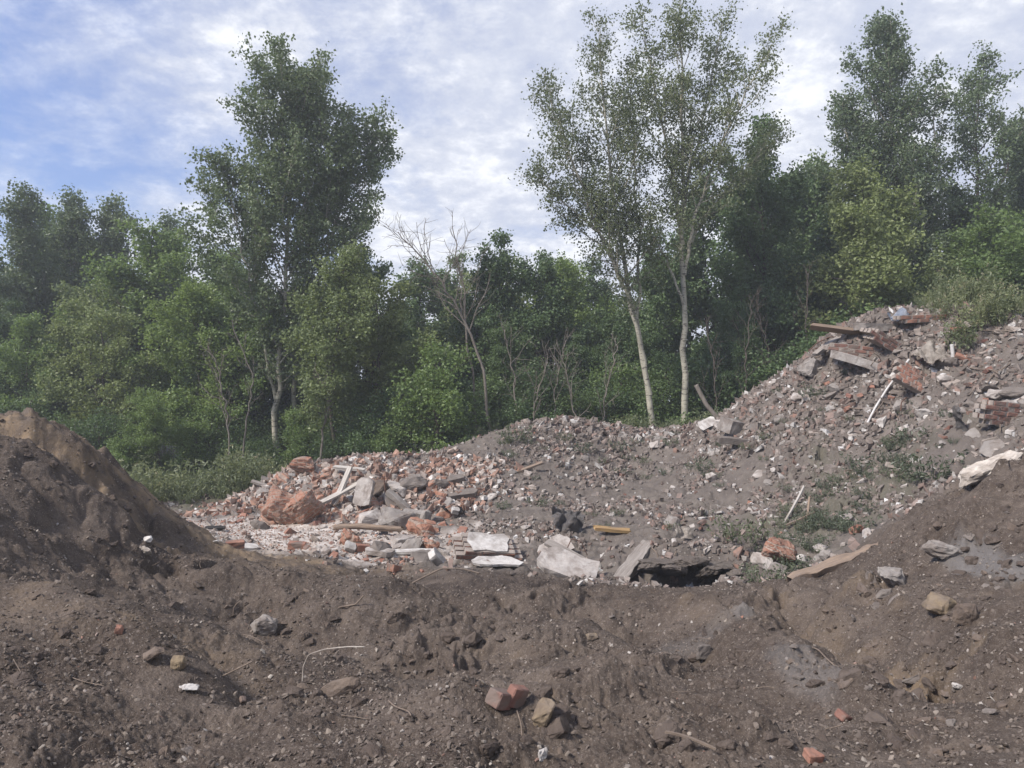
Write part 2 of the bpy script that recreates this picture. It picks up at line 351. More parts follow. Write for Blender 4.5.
# the undercut pocket behind the dark bank
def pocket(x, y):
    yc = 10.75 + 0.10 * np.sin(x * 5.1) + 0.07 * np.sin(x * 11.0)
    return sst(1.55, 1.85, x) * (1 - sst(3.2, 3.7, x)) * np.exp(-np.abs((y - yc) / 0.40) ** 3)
def along_line(x, y, P, wd):
    best = np.full(np.shape(x), 1e9)
    for (x1, y1), (x2, y2) in zip(P[:-1], P[1:]):
        dx, dy = x2 - x1, y2 - y1; t = np.clip(((x - x1) * dx + (y - y1) * dy) / (dx * dx + dy * dy), 0, 1)
        best = np.minimum(best, (x - x1 - t * dx) ** 2 + (y - y1 - t * dy) ** 2)
    return np.exp(-best / (wd * wd))
def pl2(*a): return [tuple(pix(p, 600, D)[:2]) for p, D in a]
FEAT = [  # ridges (+) and furrows (-) left by the digger: stations (pixel column, distance), width, height
    (pl2((640, 8.6), (700, 7.9), (750, 6.9), (800, 5.9), (860, 5.1)), 0.30, 0.24), (pl2((795, 8.2), (840, 7.0), (890, 6.1), (960, 5.3), (1060, 4.7)), 0.30, -0.34),
    (pl2((870, 8.0), (950, 6.7), (1060, 5.9)), 0.32, 0.18), (pl2((-60, 5.7), (40, 5.7), (100, 5.6), (155, 5.2), (215, 4.7), (260, 4.2)), 0.34, 0.15), (pl2((95, 6.3), (150, 6.0), (210, 5.5), (260, 4.9)), 0.30, -0.26),
    (pl2((250, 7.6), (330, 6.8), (400, 6.5), (450, 6.6)), 0.50, -0.30), (pl2((420, 8.9), (500, 8.6), (580, 8.7)), 0.50, 0.20), (pl2((640, 7.4), (690, 6.8), (720, 6.1)), 0.32, -0.22),
    (pl2((585, 5.6), (650, 5.7), (730, 5.6)), 0.40, 0.15), (pl2((440, 5.6), (520, 5.1), (570, 4.7)), 0.36, -0.16), (pl2((560, 4.2), (640, 4.0), (720, 4.1)), 0.25, 0.12),
    (pl2((90, 9.2), (170, 9.3), (240, 9.0), (310, 8.6), (360, 8.5)), 0.85, 0.34), (pl2((30, 7.0), (100, 7.0), (190, 7.1)), 0.35, -0.10), (pl2((900, 8.4), (960, 7.9), (1020, 7.6)), 0.25, -0.12),
    (pl2((310, 4.5), (390, 4.4), (450, 4.2)), 0.30, 0.12), (pl2((0, 4.3), (110, 4.4), (200, 4.0)), 0.28, -0.10),
    ([(1.75, 11.65), (3.9, 11.65)], 0.34, 0.40)]
def base_h(x, y):
    u = np.clip((x - GX0) / GS, 0, len(gx) - 1.001); v = np.clip((y - GY0) / GS, 0, len(gy) - 1.001)
    i = u.astype(int); j = v.astype(int); fu = u - i; fv = v - j
    return (BASE[j, i] * (1 - fu) + BASE[j, i + 1] * fu) * (1 - fv) + (BASE[j + 1, i] * (1 - fu) + BASE[j + 1, i + 1] * fu) * fv
LINE_X = [-14, -6.5, -4.9, -2.6, -1.2, 1.6, 4.1, 5.0, 6.4, 12]; LINE_Y = [16, 14.3, 12.6, 11.5, 10.9, 10.1, 9.9, 10.0, 9.7, 9.2]
def blob(x, y, cx, cy, rx, ry, wob=0.35):
    w_ = 1 + wob * fbm(x, y, 1.1, 3, 77)
    return 1 - sst(0.55, 1.15, np.sqrt(((x - cx) / rx) ** 2 + ((y - cy) / ry) ** 2) * w_)
def zones(x, y):
    z = {}
    z['rubble'] = sst(-0.25, 0.5, y - np.interp(x, LINE_X, LINE_Y) + 0.45 * fbm(x, y, 0.9, 4, 21)) * (1 - 0.5 * sst(24, 27, y))
    z['pale'] = np.clip(np.maximum(blob(x, y, -4.3, 14.2, 3.4, 2.0), 0.85 * blob(x, y, -2.6, 12.8, 2.4, 1.2)), 0, 1)
    z['humus_and_shade'] = np.clip(0.15 * blob(x, y, -5.2, 8.8, 1.9, 0.75) + 0.15 * blob(x, y, -4.4, 10.2, 1.2, .8) + 1.6 * pocket(x, y) + 0.55 * blob(x, y, -0.3, 10.2, 2.4, .7), 0, 1) * np.maximum(sst(-0.55, 0.25, fbm(x, y, 0.8, 4, 9) + 0.35), sst(0.2, 0.5, pocket(x, y)))  # dark soil; in the pocket the overhang's shade is put into the colour
    z['ochre'] = np.clip(1.15 * blob(x, y, -6.0, 9.45, 1.7, 0.55, .5) + 0.85 * along_line(x + .25 * fbm(x, y, 1.5, 3, 8), y, [(-7.0, 9.3), (-6.2, 9.4), (-5.6, 10.25), (-5.0, 11.0), (-4.4, 11.9)], 0.55) + 0.55 * blob(x, y, -5.0, 10.9, 1.0, 0.8) + 0.28 * blob(x, y, 2.9, 7.6, 1.2, .8, .9) + 0.35 * blob(x, y, 4.7, 6.6, .8, .6, .9)
                         + 0.65 * blob(x, y, -2.9, 11.0, 1.9, .8) + 0.35 * blob(x, y, -2.7, 5.5, 1.0, .8), 0, 1) * sst(-0.5, 0.4, fbm(x, y, 1.9, 5, 5) + 0.1)
    z['ash'] = np.clip(0.75 * blob(x, y, 4.75, 7.7, 0.26, 0.75, .6) + 0.30 * blob(x, y, 1.6, 7.1, .5, .3, .8) + 0.45 * blob(x, y, 2.15, 5.7, .22, .8, .8), 0, 1)
    z['green'] = np.clip(sst(21.5, 24, y + 1.5 * fbm(x, y, 0.5, 3, 3)) + 0.6 * blob(x, y, -8, 20, 3.5, 2.0) + 0.40 * blob(x, y, 5.4, 13.0, 1.8, 1.4, .6), 0, 0.8)
    return z
def height(x, y):
    x = np.asarray(x, dtype=float); y = np.asarray(y, dtype=float)
    h = base_h(x, y)
    r = np.hypot(x, y)
    rub = sst(-0.25, 0.5, y - np.interp(x, LINE_X, LINE_Y) + 0.45 * fbm(x, y, 0.9, 4, 21))
    flat = blob(x, y, -4.3, 14.6, 3.2, 1.7, 0.2)
    wx = x + 0.12 * gn(x * 2.1, y * 2.1, 41); wy = y + 0.12 * gn(x * 2.1, y * 2.1, 42)
    lump = sst(-0.35, 0.55, fbm(x, y, 0.8, 3, 60))
    h = h + 0.085 * fbm(x, y, 0.75, 3, 1) * (1 - 0.6 * flat)
    sx = x + 0.10 * gn(x * 1.7, y * 1.7, 91); sy = y + 0.10 * gn(x * 1.7, y * 1.7, 92); brk = 0.75 + 0.5 * gn(x * 1.1, y * 1.1, 93)
    for P_, wd, am in FEAT: h = h + am * brk * along_line(sx, sy, P_, wd)
    cap = blob(x, y, -5.6, 10.1, 2.3, 0.75, 0.5)
    h = h + cap * (0.13 * np.abs(gn(wx * 2.6, wy * 2.6, 71)) + 0.10 * np.abs(gn(wx * 6.3, wy * 6.3, 72)) - 0.08)
    near = (1 - rub) * (1 - 0.55 * blob(x, y, -3.0, 4.6, 2.4, 1.5, 0.4)) * (1 - 0.25 * blob(x, y, 2.4, 5.2, 1.3, 1.0, 0.4)) * (1 + 1.1 * blob(x, y, 5.9, 8.7, 2.0, 1.4, 0.4)) * (1 + 0.45 * blob(x, y, 0.6, 7.5, 3.5, 2.2, 0.4))
    clod = (np.abs(gn(wx * 1.3, wy * 1.3, 10)) * 0.12 + np.abs(gn(wx * 2.3, wy * 2.3, 11)) * 0.13 + np.abs(gn(wx * 5.2, wy * 5.2, 12)) * 0.060 + np.abs(gn(wx * 10.5, wy * 10.5, 13)) * 0.032)
    h = h + near * (0.35 + 0.75 * lump) * (clod - 0.10)
    rr = (np.abs(gn(wx * 1.7, wy * 1.7, 31)) * 0.12 + np.abs(gn(wx * 4.1, wy * 4.1, 32)) * 0.085 + np.abs(gn(wx * 9.0, wy * 9.0, 33)) * 0.05)
    h = h + rub * (1 - 0.75 * flat) * (0.4 + 0.6 * lump) * (1 + 0.9 * blob(x, y, 7.5, 14.5, 4.5, 3.2)) * (rr - 0.06)
    fine = np.abs(gn(x * 21, y * 21, 15)) * 0.022 + np.abs(gn(x * 43, y * 43, 16)) * 0.011
    h = h + (fine - 0.010) * (0.5 + 0.6 * lump) * (1 - sst(16, 24, r))
    # runnels down the face of the left mound
    mf = blob(x, y, -5.5, 9.0, 2.6, 1.5, 0.2)
    q = x * 0.8 + y * 0.25
    h = h + mf * (0.03 * gn(q * 3.4, y * 0.9, 51) + 0.014 * gn(q * 8.0, y * 1.8, 52))
    # crumbling lip near the mound's crest
    h = h - 0.26 * blob(x, y, -5.6, 9.25, 1.9, 0.32, 1.0)
    h = h - 0.75 * pocket(x, y)
    h = np.where(r > 34, h * (1 - sst(34, 44, r)), h)
    return h
def H(x, y): return float(height(np.array([x]), np.array([y]))[0])
def normal_at(x, y, e=0.25):
    a = height(np.array([x - e, x + e, x, x]), np.array([y, y, y - e, y + e]))
    return Vector((-(a[1] - a[0]) / (2 * e), -(a[3] - a[2]) / (2 * e), 1)).normalized()
def hit(px, py, dmin=2.0, dmax=45.0):
    p0 = pix(px, py, 1.0) - CAM
    D = np.exp(np.linspace(math.log(dmin), math.log(dmax), 500))
    g = CAM[2] + p0[2] * D - base_h(p0[0] * D, p0[1] * D)
    near = np.nonzero(g < 0.55)[0]
    i0 = near[0] if len(near) else len(D) - 2
    for i in range(max(i0 - 1, 0), len(D) - 1, 40):
        q = np.linspace(D[i], D[min(i + 40, len(D) - 1)], 260)
        below = np.nonzero(CAM[2] + p0[2] * q < height(p0[0] * q, p0[1] * q))[0]
        if len(below): d = q[below[0]]; break
    else: d = D[-1]
    x = p0[0] * d; y = p0[1] * d
    return np.array((x, y, H(x, y)))

# polar sheet, finer near the viewpoint, then split into ground and the two big heaps
def build_terrain():
    nr = 1000
    az = np.concatenate([np.linspace(R(-62), R(-39), 60)[:-1], np.linspace(R(-39), R(39), 900), np.linspace(R(39), R(62), 60)[1:]]); na = len(az)
    rr = np.concatenate([np.exp(np.linspace(math.log(1.3), math.log(30), nr - 60)), np.linspace(30.6, 60, 60)])
    A, RR = np.meshgrid(az, rr)
    x = (np.sin(A) * RR).ravel(); y = (np.cos(A) * RR).ravel()
    z = height(x, y)
    zo = zones(x, y)
    idx = np.arange(na * nr).reshape(nr, na)
    f = np.stack([idx[:-1, :-1], idx[:-1, 1:], idx[1:, 1:], idx[1:, :-1]], -1).reshape(-1, 4)
    fx = x[f].mean(1); fy = y[f].mean(1)
    left = (fx < -2.4 - 0.55 * np.maximum(fy - 12.0, 0) ) & (fy > 6.4 - 0.12 * fx * 0 + 0.35 * (fx + 6)) & (fy < 14.6) & (fx > -16) & (fx < -2.6 - 0.0 * fy) & (fx + 0.45 * fy < 0.55)
    right = (fy > np.interp(fx, LINE_X, LINE_Y)) & (fy < 23.5) & (fx > -1.6 + 0.0 * fy) & ~((fx < 1.0) & (fy < 13.0))
    return x, y, z, zo, f, left, right
x, y, z, zo, f, left, right = build_terrain()
def terr_obj(name, sel):
    ff = f[sel]; used, inv = np.unique(ff, return_inverse=True)
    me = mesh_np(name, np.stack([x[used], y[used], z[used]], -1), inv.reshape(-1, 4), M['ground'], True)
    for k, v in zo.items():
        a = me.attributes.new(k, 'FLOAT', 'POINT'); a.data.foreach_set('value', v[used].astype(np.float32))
    return link(name, me)
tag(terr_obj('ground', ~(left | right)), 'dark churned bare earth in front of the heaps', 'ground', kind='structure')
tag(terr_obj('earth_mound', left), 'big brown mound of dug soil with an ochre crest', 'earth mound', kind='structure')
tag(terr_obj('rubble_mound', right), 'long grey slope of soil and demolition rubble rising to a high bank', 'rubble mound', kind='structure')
# the land beyond, out to the horizon (a hole is left where the detailed sheet lies)
def far_land():
    az = np.linspace(0, 2 * math.pi, 97)[:-1]; rs = np.array([0.0, 1.35, 8, 25, 59, 90, 130, 200.0])
    co = []; fs = []
    for r in rs:
        for a in az: co.append((math.sin(a) * r, math.cos(a) * r, -0.06 if r >= 50 else (0.55 if r < 2 else 0.3)))
    n = len(az)
    for i in range(len(rs) - 1):
        for k in range(n):
            am = az[k] + math.pi / n; am = am - 2 * math.pi if am > math.pi else am
            if abs(am) < R(61) and rs[i] < 58 and rs[i + 1] > 1.4: continue
            fs.append((i * n + k, (i + 1) * n + k, (i + 1) * n + (k + 1) % n, i * n + (k + 1) % n))
    me = mesh_np('land', co, np.array(fs), M['ground'], True)
    a = me.attributes.new('green', 'FLOAT', 'POINT'); a.data.foreach_set('value', np.full(len(co), 0.8, dtype=np.float32))
    return link('land', me)
tag(far_land(), 'level grassy land under and beyond the wood', 'land', kind='structure')


# ------------------------------------------------------------------ trees
def frame_of(d):
    d = d / (np.linalg.norm(d) + 1e-9)
    a = np.cross(d, (0.31, 0.95, 0.05)); a /= np.linalg.norm(a) + 1e-9
    return d, a, np.cross(d, a)
def tubes(lst):
    """[(points, radii, sides)] -> vertices, quads"""
    co = []; fs = []; n0 = 0
    for P, r, k in lst:
        P = np.asarray(P); m = len(P)
        t = np.gradient(P, axis=0)
        t /= np.linalg.norm(t, axis=1)[:, None] + 1e-9
        a = np.cross(t, (0.31, 0.95, 0.05)); a /= np.linalg.norm(a, axis=1)[:, None] + 1e-9
        b = np.cross(t, a)
        an = np.arange(k) * 2 * math.pi / k
        ring = P[:, None, :] + np.asarray(r)[:, None, None] * (np.cos(an)[None, :, None] * a[:, None, :] + np.sin(an)[None, :, None] * b[:, None, :])
        co.append(ring.reshape(-1, 3))
        i = np.arange(m * k).reshape(m, k)
        fs.append(np.stack([i[:-1], np.roll(i, -1, 1)[:-1], np.roll(i, -1, 1)[1:], i[1:]], -1).reshape(-1, 4) + n0)
        n0 += m * k
    return np.concatenate(co), np.concatenate(fs)
def walk(p, d, Ln, n, rng, wander=0.1, trop=0.05):
    P = [np.array(p, dtype=float)]; d = np.array(d, dtype=float); d /= np.linalg.norm(d)
    for i in range(n):
        d = d + rng.normal(0, wander, 3) + np.array((0, 0, trop)); d /= np.linalg.norm(d)
        P.append(P[-1] + d * Ln / n)
    return np.array(P)
def along(P, t):
    s = t * (len(P) - 1); i = min(int(s), len(P) - 2); f_ = s - i
    return P[i] * (1 - f_) + P[i + 1] * f_, P[i + 1] - P[i]
def resample(P, n):
    P = np.asarray(P, dtype=float); t = np.linspace(0, 1, len(P)); q = np.linspace(0, 1, n)
    out = np.stack([np.interp(q, t, P[:, k]) for k in range(3)], -1)
    for _ in range(2): out[1:-1] = 0.25 * out[:-2] + 0.5 * out[1:-1] + 0.25 * out[2:]
    return out

def leaves_mesh(name, C, size, mat, rng, droop=0.35, aspect=0.75, fold=0.18, flat=0.0):
    n = len(C); size = size * 0.9
    d = rng.normal(0, 1, (n, 3)); d[:, 2] = d[:, 2] * (1 - flat) - droop; d /= np.linalg.norm(d, axis=1)[:, None]
    u = rng.normal(0, 1, (n, 3)); u[:, :2] *= (1 - 0.7 * flat); s = np.cross(d, u); s /= np.linalg.norm(s, axis=1)[:, None] + 1e-9
    nn = np.cross(d, s)
    L_ = size * rng.uniform(0.65, 1.25, n)[:, None]
    base = C - d * L_ * 0.5; tip = C + d * L_ * 0.5
    mid_ = C - d * L_ * 0.08 + nn * L_ * fold
    a = mid_ + s * L_ * aspect * 0.5; b = mid_ - s * L_ * aspect * 0.5
    co = np.stack([base, a, tip, b], 1).reshape(-1, 3)
    return mesh_np(name, co, np.arange(n * 4).reshape(n, 4), mat)

def grow(stems, rng, k2=3.2, sub_len=0.32, lpt=26, sig=0.16, first2=0.18, wander=0.10, trop=0.10, maxleaf=60000, gap=0.0):
    """stems: dicts with pts (metres, base at 0), r0, prof [(t, branch length)], nb, first, a0, a1 (angle from the stem, degrees)"""
    tb = []; leaf = []; lpt = lpt * 7.5; k2 = k2 * 1.7; sig = sig * 0.85
    for S in stems:
        P = resample(S['pts'], S.get('n', 18)); m = len(P)
        P[1:-1] += rng.normal(0, 0.035, (m - 2, 3)) * (1, 1, 0)
        tt = np.linspace(0, 1, m); r0 = S['r0']
        rad = 0.60 * r0 * (1 - tt) ** 0.85 + 0.012; rad[0] *= 1.25
        tb.append((P, rad, 9))
        pt = [a for a, _ in S['prof']]; pv = [b for _, b in S['prof']]
        az = rng.uniform(0, 6.28)
        for i in range(S['nb']):
            t = S['first'] + (1 - S['first']) * (i + rng.uniform(0.1, 0.9)) / S['nb']
            t = min(t, 0.985)
            p, d = along(P, t); az += 2.4 + rng.normal(0, 0.5)
            Ln = np.interp(t, pt, pv) * rng.uniform(0.55, 1.42)
            if rng.random() < gap: Ln *= 0.45
            if Ln < 0.12: continue
            D_, a, b = frame_of(d); an = R(np.interp(t, (S['first'], 1), (S['a0'], S['a1'])) + rng.normal(0, 7))
            bd = D_ * math.cos(an) + (a * math.cos(az) + b * math.sin(az)) * math.sin(an)
            n = 4 + int(Ln * 2.2)
            B = walk(p, bd, Ln, n, rng, wander, trop)
            rb = min(0.42 * (r0 * (1 - t) ** 0.85 + .012), 0.010 + 0.011 * Ln)
            tb.append((B, np.linspace(rb, 0.006, n + 1), 5))
            leaf.append((B[len(B) // 2:], 0.7))
            n2 = max(3, int(Ln * k2))
            for j in range(n2):
                s = first2 + (1 - first2) * (j + rng.random()) / n2
                q, e = along(B, min(s, 0.99))
                E, a2, b2 = frame_of(e); th = rng.uniform(0, 6.28); an2 = R(rng.uniform(32, 68))
                dd = E * math.cos(an2) + (a2 * math.cos(th) + b2 * math.sin(th)) * math.sin(an2)
                l2 = sub_len * Ln * (1.15 - 0.75 * s) * rng.uniform(0.5, 1.2) + 0.16
                T = walk(q, dd, l2, 4, rng, wander * 1.4, trop * 0.6)
                tb.append((T, np.linspace(0.008, 0.003, 5), 3))
                leaf.append((T[1:], 1.0))
    C = []
    for T, wgt in leaf:
        ln = np.linalg.norm(np.diff(T, axis=0), axis=1).sum()
        k = rng.poisson(max(1.0, lpt * ln * wgt)) if lpt else 0
        if not k: continue
        s = rng.beta(1.5, 1.0, k) * (len(T) - 1); i = np.minimum(s.astype(int), len(T) - 2); f_ = (s - i)[:, None]
        C.append(T[i] * (1 - f_) + T[i + 1] * f_ + rng.normal(0, sig, (k, 3)) * (1, 1, 0.8))
    C = np.concatenate(C) if C else np.zeros((0, 3))
    if len(C) > maxleaf: C = C[rng.permutation(len(C))[:maxleaf]]
    return tb, C

def make_tree(name, stems, seed, bark, leafm, lsize, label, cat='tree', group=None, loc=(0, 0, 0), rz=0, scale=1, aspect=0.75, flat=0.0, droop=0.35, thick=1.0, **kw):
    rng = np.random.default_rng(seed)
    tb, C = grow(stems, rng, **kw)
    root = empty(name, loc, rz, scale); tag(root, label, cat, group)
    co, fs = tubes([(a, np.asarray(b) * thick, c) for a, b, c in tb])
    t = link('trunk', mesh_np('trunk', co, fs, bark, True), root)
    kids = [t]
    if len(C): kids.append(link('crown', leaves_mesh('crown', C, lsize, leafm, rng, aspect=aspect, flat=flat, droop=droop), root))
    KIDS[root.name] = kids
    return root
def stem(pts, r0, prof, nb, first=0.2, a0=55, a1=30, **k): return dict(pts=pts, r0=r0, prof=prof, nb=nb, first=first, a0=a0, a1=a1, **k)

def ground_at(px, D):
    q = pix(px, 397, D); return np.array((q[0], q[1], H(q[0], q[1])))
def rel(base, lst):
    """pixel + distance stations of a stem, made relative to its base"""
    return [tuple(pix(a, b, D) - base) for a, b, D in lst]

# --- the tall dark poplar on the left, a close pair of stems
b = ground_at(276, 24.0)
P1 = rel(b, [(276, 470, 24), (276, 400, 24), (281, 330, 24.1), (288, 250, 24.2), (292, 150, 24.2), (297, 82, 24.2)]); P1[0] = (0, 0, -0.2)
P2 = rel(b, [(292, 470, 24.5), (292, 400, 24.5), (300, 340, 24.6), (322, 270, 24.8), (344, 200, 25), (354, 122, 25)]); P2[0] = (0.55, 0.5, -0.2)
P3 = rel(b, [(276, 400, 24), (262, 330, 23.8), (242, 250, 23.7), (224, 165, 23.6)])
make_tree('poplar_tree', [
    stem(P1, 0.15, [(0.2, 1.0), (0.40, 1.5), (0.52, 2.2), (0.65, 2.7), (0.8, 2.5), (0.92, 1.5), (1, 0.45)], 76, 0.22, 62, 28),
    stem(P2, 0.13, [(0.2, 0.9), (0.45, 1.6), (0.6, 2.4), (0.75, 2.6), (0.9, 1.5), (1, 0.5)], 54, 0.28, 66, 30),
    stem(P3, 0.07, [(0.2, 0.6), (0.5, 1.6), (0.75, 1.7), (0.9, 1.1), (1, 0.4)], 34, 0.3, 66, 32)],
    3, M['pale_bark'], L['poplar'], 0.115, 'tall dark green poplar with two pale stems rising above the wood on the left', loc=b, lpt=27, sig=0.15, maxleaf=70000)
# --- the two pale stemmed poplars beyond the ridge
b = ground_at(657, 23.0)
PA = rel(b, [(659, 440, 23), (647, 375, 23), (631, 300, 23), (618, 225, 23), (607, 140, 23), (600, 28, 23)]); PA[0] = (0, 0, -0.3)
PA2 = rel(b, [(650, 395, 23), (636, 320, 22.8), (612, 255, 22.6), (574, 175, 22.4), (550, 90, 22.3)])
PA4 = rel(b, [(630, 295, 22.9), (604, 235, 22.5), (566, 205, 22.3), (538, 180, 22.2)])
PA3 = rel(b, [(636, 320, 23), (640, 260, 23.3), (634, 170, 23.6), (632, 60, 23.7)])
make_tree('pale_poplar_tree', [
    stem(PA, 0.15, [(0.3, 0.6), (0.45, 1.3), (0.6, 1.7), (0.8, 1.5), (0.93, 0.9), (1, 0.5)], 40, 0.36, 55, 28),
    stem(PA2, 0.10, [(0.2, 0.7), (0.5, 1.6), (0.75, 1.5), (0.92, 0.9), (1, 0.4)], 36, 0.34, 55, 28),
    stem(PA4, 0.05, [(0.2, 0.6), (0.5, 1.1), (0.8, 1.0), (1, 0.4)], 18, 0.3, 55, 30),
    stem(PA3, 0.07, [(0.2, 0.6), (0.5, 1.3), (0.8, 1.2), (1, 0.5)], 24, 0.30, 52, 28)],
    7, M['pale_bark'], L['aspen'], 0.088, 'airy pale-barked poplar leaning to the left behind the ridge, forked low', loc=b, lpt=19, sig=0.19, maxleaf=56000, gap=0.25, k2=2.2)
b = ground_at(685, 23.2)
PB = rel(b, [(685, 440, 23.2), (685, 360, 23.2), (684, 290, 23.2), (683, 215, 23.2), (682, 120, 23.2), (680, 2, 23.2)]); PB[0] = (0, 0, -0.3)
PB2 = rel(b, [(684, 275, 23.2), (692, 230, 23.1), (708, 175, 23.0), (736, 110, 22.8), (772, 44, 22.7)])
PB3 = rel(b, [(683, 245, 23.2), (674, 190, 23.4), (660, 110, 23.6), (640, 14, 23.7)])
PB4 = rel(b, [(685, 308, 23.2), (673, 275, 23.0), (662, 252, 22.8), (645, 225, 22.6)])
PB5 = rel(b, [(683, 225, 23.2), (692, 165, 23.5), (708, 95, 23.8), (722, 22, 23.9)])
PB6 = rel(b, [(687, 250, 23.2), (706, 214, 23.4), (738, 175, 23.6), (776, 140, 23.8)])
make_tree('pale_poplar_tree', [
    stem(PB, 0.165, [(0.4, 0.6), (0.55, 1.4), (0.7, 1.6), (0.85, 1.3), (1, 0.5)], 36, 0.48, 56, 26),
    stem(PB2, 0.075, [(0.2, 0.8), (0.5, 1.5), (0.8, 1.3), (1, 0.6)], 28, 0.22, 58, 32),
    stem(PB3, 0.075, [(0.2, 0.8), (0.5, 1.5), (0.8, 1.3), (1, 0.5)], 28, 0.22, 56, 30),
    stem(PB5, 0.065, [(0.2, 0.8), (0.5, 1.4), (0.8, 1.2), (1, 0.5)], 26, 0.22, 56, 30),
    stem(PB6, 0.05, [(0.2, 0.6), (0.5, 1.2), (0.8, 1.0), (1, 0.4)], 18, 0.3, 56, 30),
    stem(PB4, 0.05, [(0.2, 0.3), (0.7, 0.8), (1, 0.4)], 8, 0.4, 50, 30)],
    11, M['pale_bark'], L['aspen'], 0.092, 'airy upright pale-barked poplar, its straight stem behind the ridge, crown spread wide', loc=b, lpt=19, sig=0.19, maxleaf=60000, gap=0.25, k2=2.2)
# --- poplars on the right
b = ground_at(902, 27.5)
PC = rel(b, [(903, 400, 27.5), (905, 320, 27.5), (901, 250, 27.5), (893, 150, 27.5), (884, 32, 27.5)]); PC[0] = (0, 0, -0.3)
PC2 = rel(b, [(904, 300, 27.5), (880, 240, 27.2), (850, 170, 27.0), (842, 105, 27)])
PC3 = rel(b, [(903, 290, 27.5), (922, 230, 27.6), (934, 160, 27.8), (935, 95, 27.8)])
make_tree('poplar_tree', [
    stem(PC, 0.19, [(0.15, 1.6), (0.45, 2.6), (0.62, 2.5), (0.78, 2.4), (0.92, 1.6), (1, 0.6)], 70, 0.20, 66, 28),
    stem(PC2, 0.09, [(0.2, 1.0), (0.6, 1.7), (0.85, 1.2), (1, 0.5)], 28, 0.2, 66, 30),
    stem(PC3, 0.08, [(0.2, 1.0), (0.6, 1.2), (0.85, 0.9), (1, 0.4)], 22, 0.2, 60, 30)],
    15, M['pale_bark'], L['poplar'], 0.125, 'tallest dense poplar behind the weedy bank, its crown narrowing to a blunt top', loc=b, lpt=23, sig=0.17, maxleaf=46000)
b = ground_at(990, 28.5)
PD = rel(b, [(980, 400, 28.5), (980, 320, 28.5), (978, 220, 28.5), (976, 130, 28.5), (984, 58, 28.5)]); PD[0] = (0, 0, -0.3)
PD2 = rel(b, [(979, 260, 28.5), (1000, 190, 28.4), (1024, 120, 28.3)])
make_tree('poplar_tree', [
    stem(PD, 0.14, [(0.3, 0.8), (0.5, 1.8), (0.7, 1.8), (0.88, 1.3), (1, 0.5)], 36, 0.40, 62, 30),
    stem(PD2, 0.07, [(0.2, 0.8), (0.6, 1.5), (0.9, 0.9), (1, 0.5)], 18, 0.3, 60, 32)],
    19, M['bark'], L['poplar'], 0.12, 'loose open poplar with gaps in its crown beside the tallest poplar of the bank', loc=b, lpt=19, sig=0.19, maxleaf=22000, gap=0.3, k2=2.4)
b = ground_at(768, 27.0)
PE = rel(b, [(768, 430, 27), (768, 350, 27), (764, 260, 27), (757, 130, 27)]); PE[0] = (0, 0, -0.3)
make_tree('leafy_tree', [stem(PE, 0.15, [(0.1, 1.8), (0.4, 2.5), (0.65, 2.1), (0.85, 1.3), (1, 0.5)], 60, 0.12, 74, 34)],
    23, M['bark'], L['dark'], 0.135, 'dark leafy tree filling the space between the pale poplars and the tallest poplar', loc=b, lpt=25, sig=0.2, maxleaf=36000, gap=0.35)
b = ground_at(858, 24.4)
PF = rel(b, [(858, 400, 24.4), (862, 330, 24.4), (866, 260, 24.4), (862, 178, 24.4)]); PF[0] = (0, 0, -0.3)
make_tree('maple_tree', [stem(PF, 0.11, [(0.1, 1.5), (0.4, 2.2), (0.7, 1.8), (0.9, 1.1), (1, 0.5)], 56, 0.14, 76, 40)],
    27, M['bark'], L['olive'], 0.14, 'yellowish green maple at the left end of the high bank', loc=b, lpt=24, sig=0.2, maxleaf=26000, flat=0.4, trop=0.0)
# --- olive tree growing into the right side of the tall left poplar
b = ground_at(338, 22.6)
PG = rel(b, [(330, 470, 22.6), (330, 400, 22.6), (338, 330, 22.6), (346, 262, 22.6)]); PG[0] = (0, 0, -0.2)
make_tree('maple_tree', [stem(PG, 0.09, [(0.1, 0.8), (0.4, 1.3), (0.7, 1.25), (0.9, 0.8), (1, 0.4)], 40, 0.2, 70, 35)],
    31, M['bark'], L['olive'], 0.115, 'slim olive green maple against the right stem of the tall left poplar', loc=b, lpt=24, sig=0.17, maxleaf=17000, flat=0.4, trop=0.0)

# --- the rest of the wood: a few kinds, copied
def generic(name, seed, Ht, wid, bark, leafm, lsize, maxleaf, flat=0.0, first=0.12, a0=74, a1=36, nb=46, trop=0.04, lpt=24, stems=1, sig=0.2, label='x', cat='tree', lean=0.06, r0=0.12, k2=3.2, sub=0.32):
    rng = np.random.default_rng(seed + 1000); st = []
    for i in range(stems):
        a = rng.uniform(0, 6.28); l_ = lean * Ht * (1 + 1.5 * (stems > 1)); h = Ht * (1 - 0.12 * i)
        st.append(stem([(0.12 * i, 0.1 * i, -0.3), (0.3 * l_ * math.cos(a), 0.3 * l_ * math.sin(a), h * 0.35), (0.7 * l_ * math.cos(a), 0.7 * l_ * math.sin(a), h * 0.7), (l_ * math.cos(a), l_ * math.sin(a), h)],
                       r0, [(first, 0.6 * wid), (0.35, wid), (0.6, 0.9 * wid), (0.82, 0.55 * wid), (1, 0.2 * wid)], max(10, nb // stems), first, a0, a1))
    return make_tree(name, st, seed, bark, leafm, lsize, label, cat, lpt=lpt, sig=sig, maxleaf=maxleaf, flat=flat, trop=trop, k2=k2, sub_len=sub, gap=0.25)
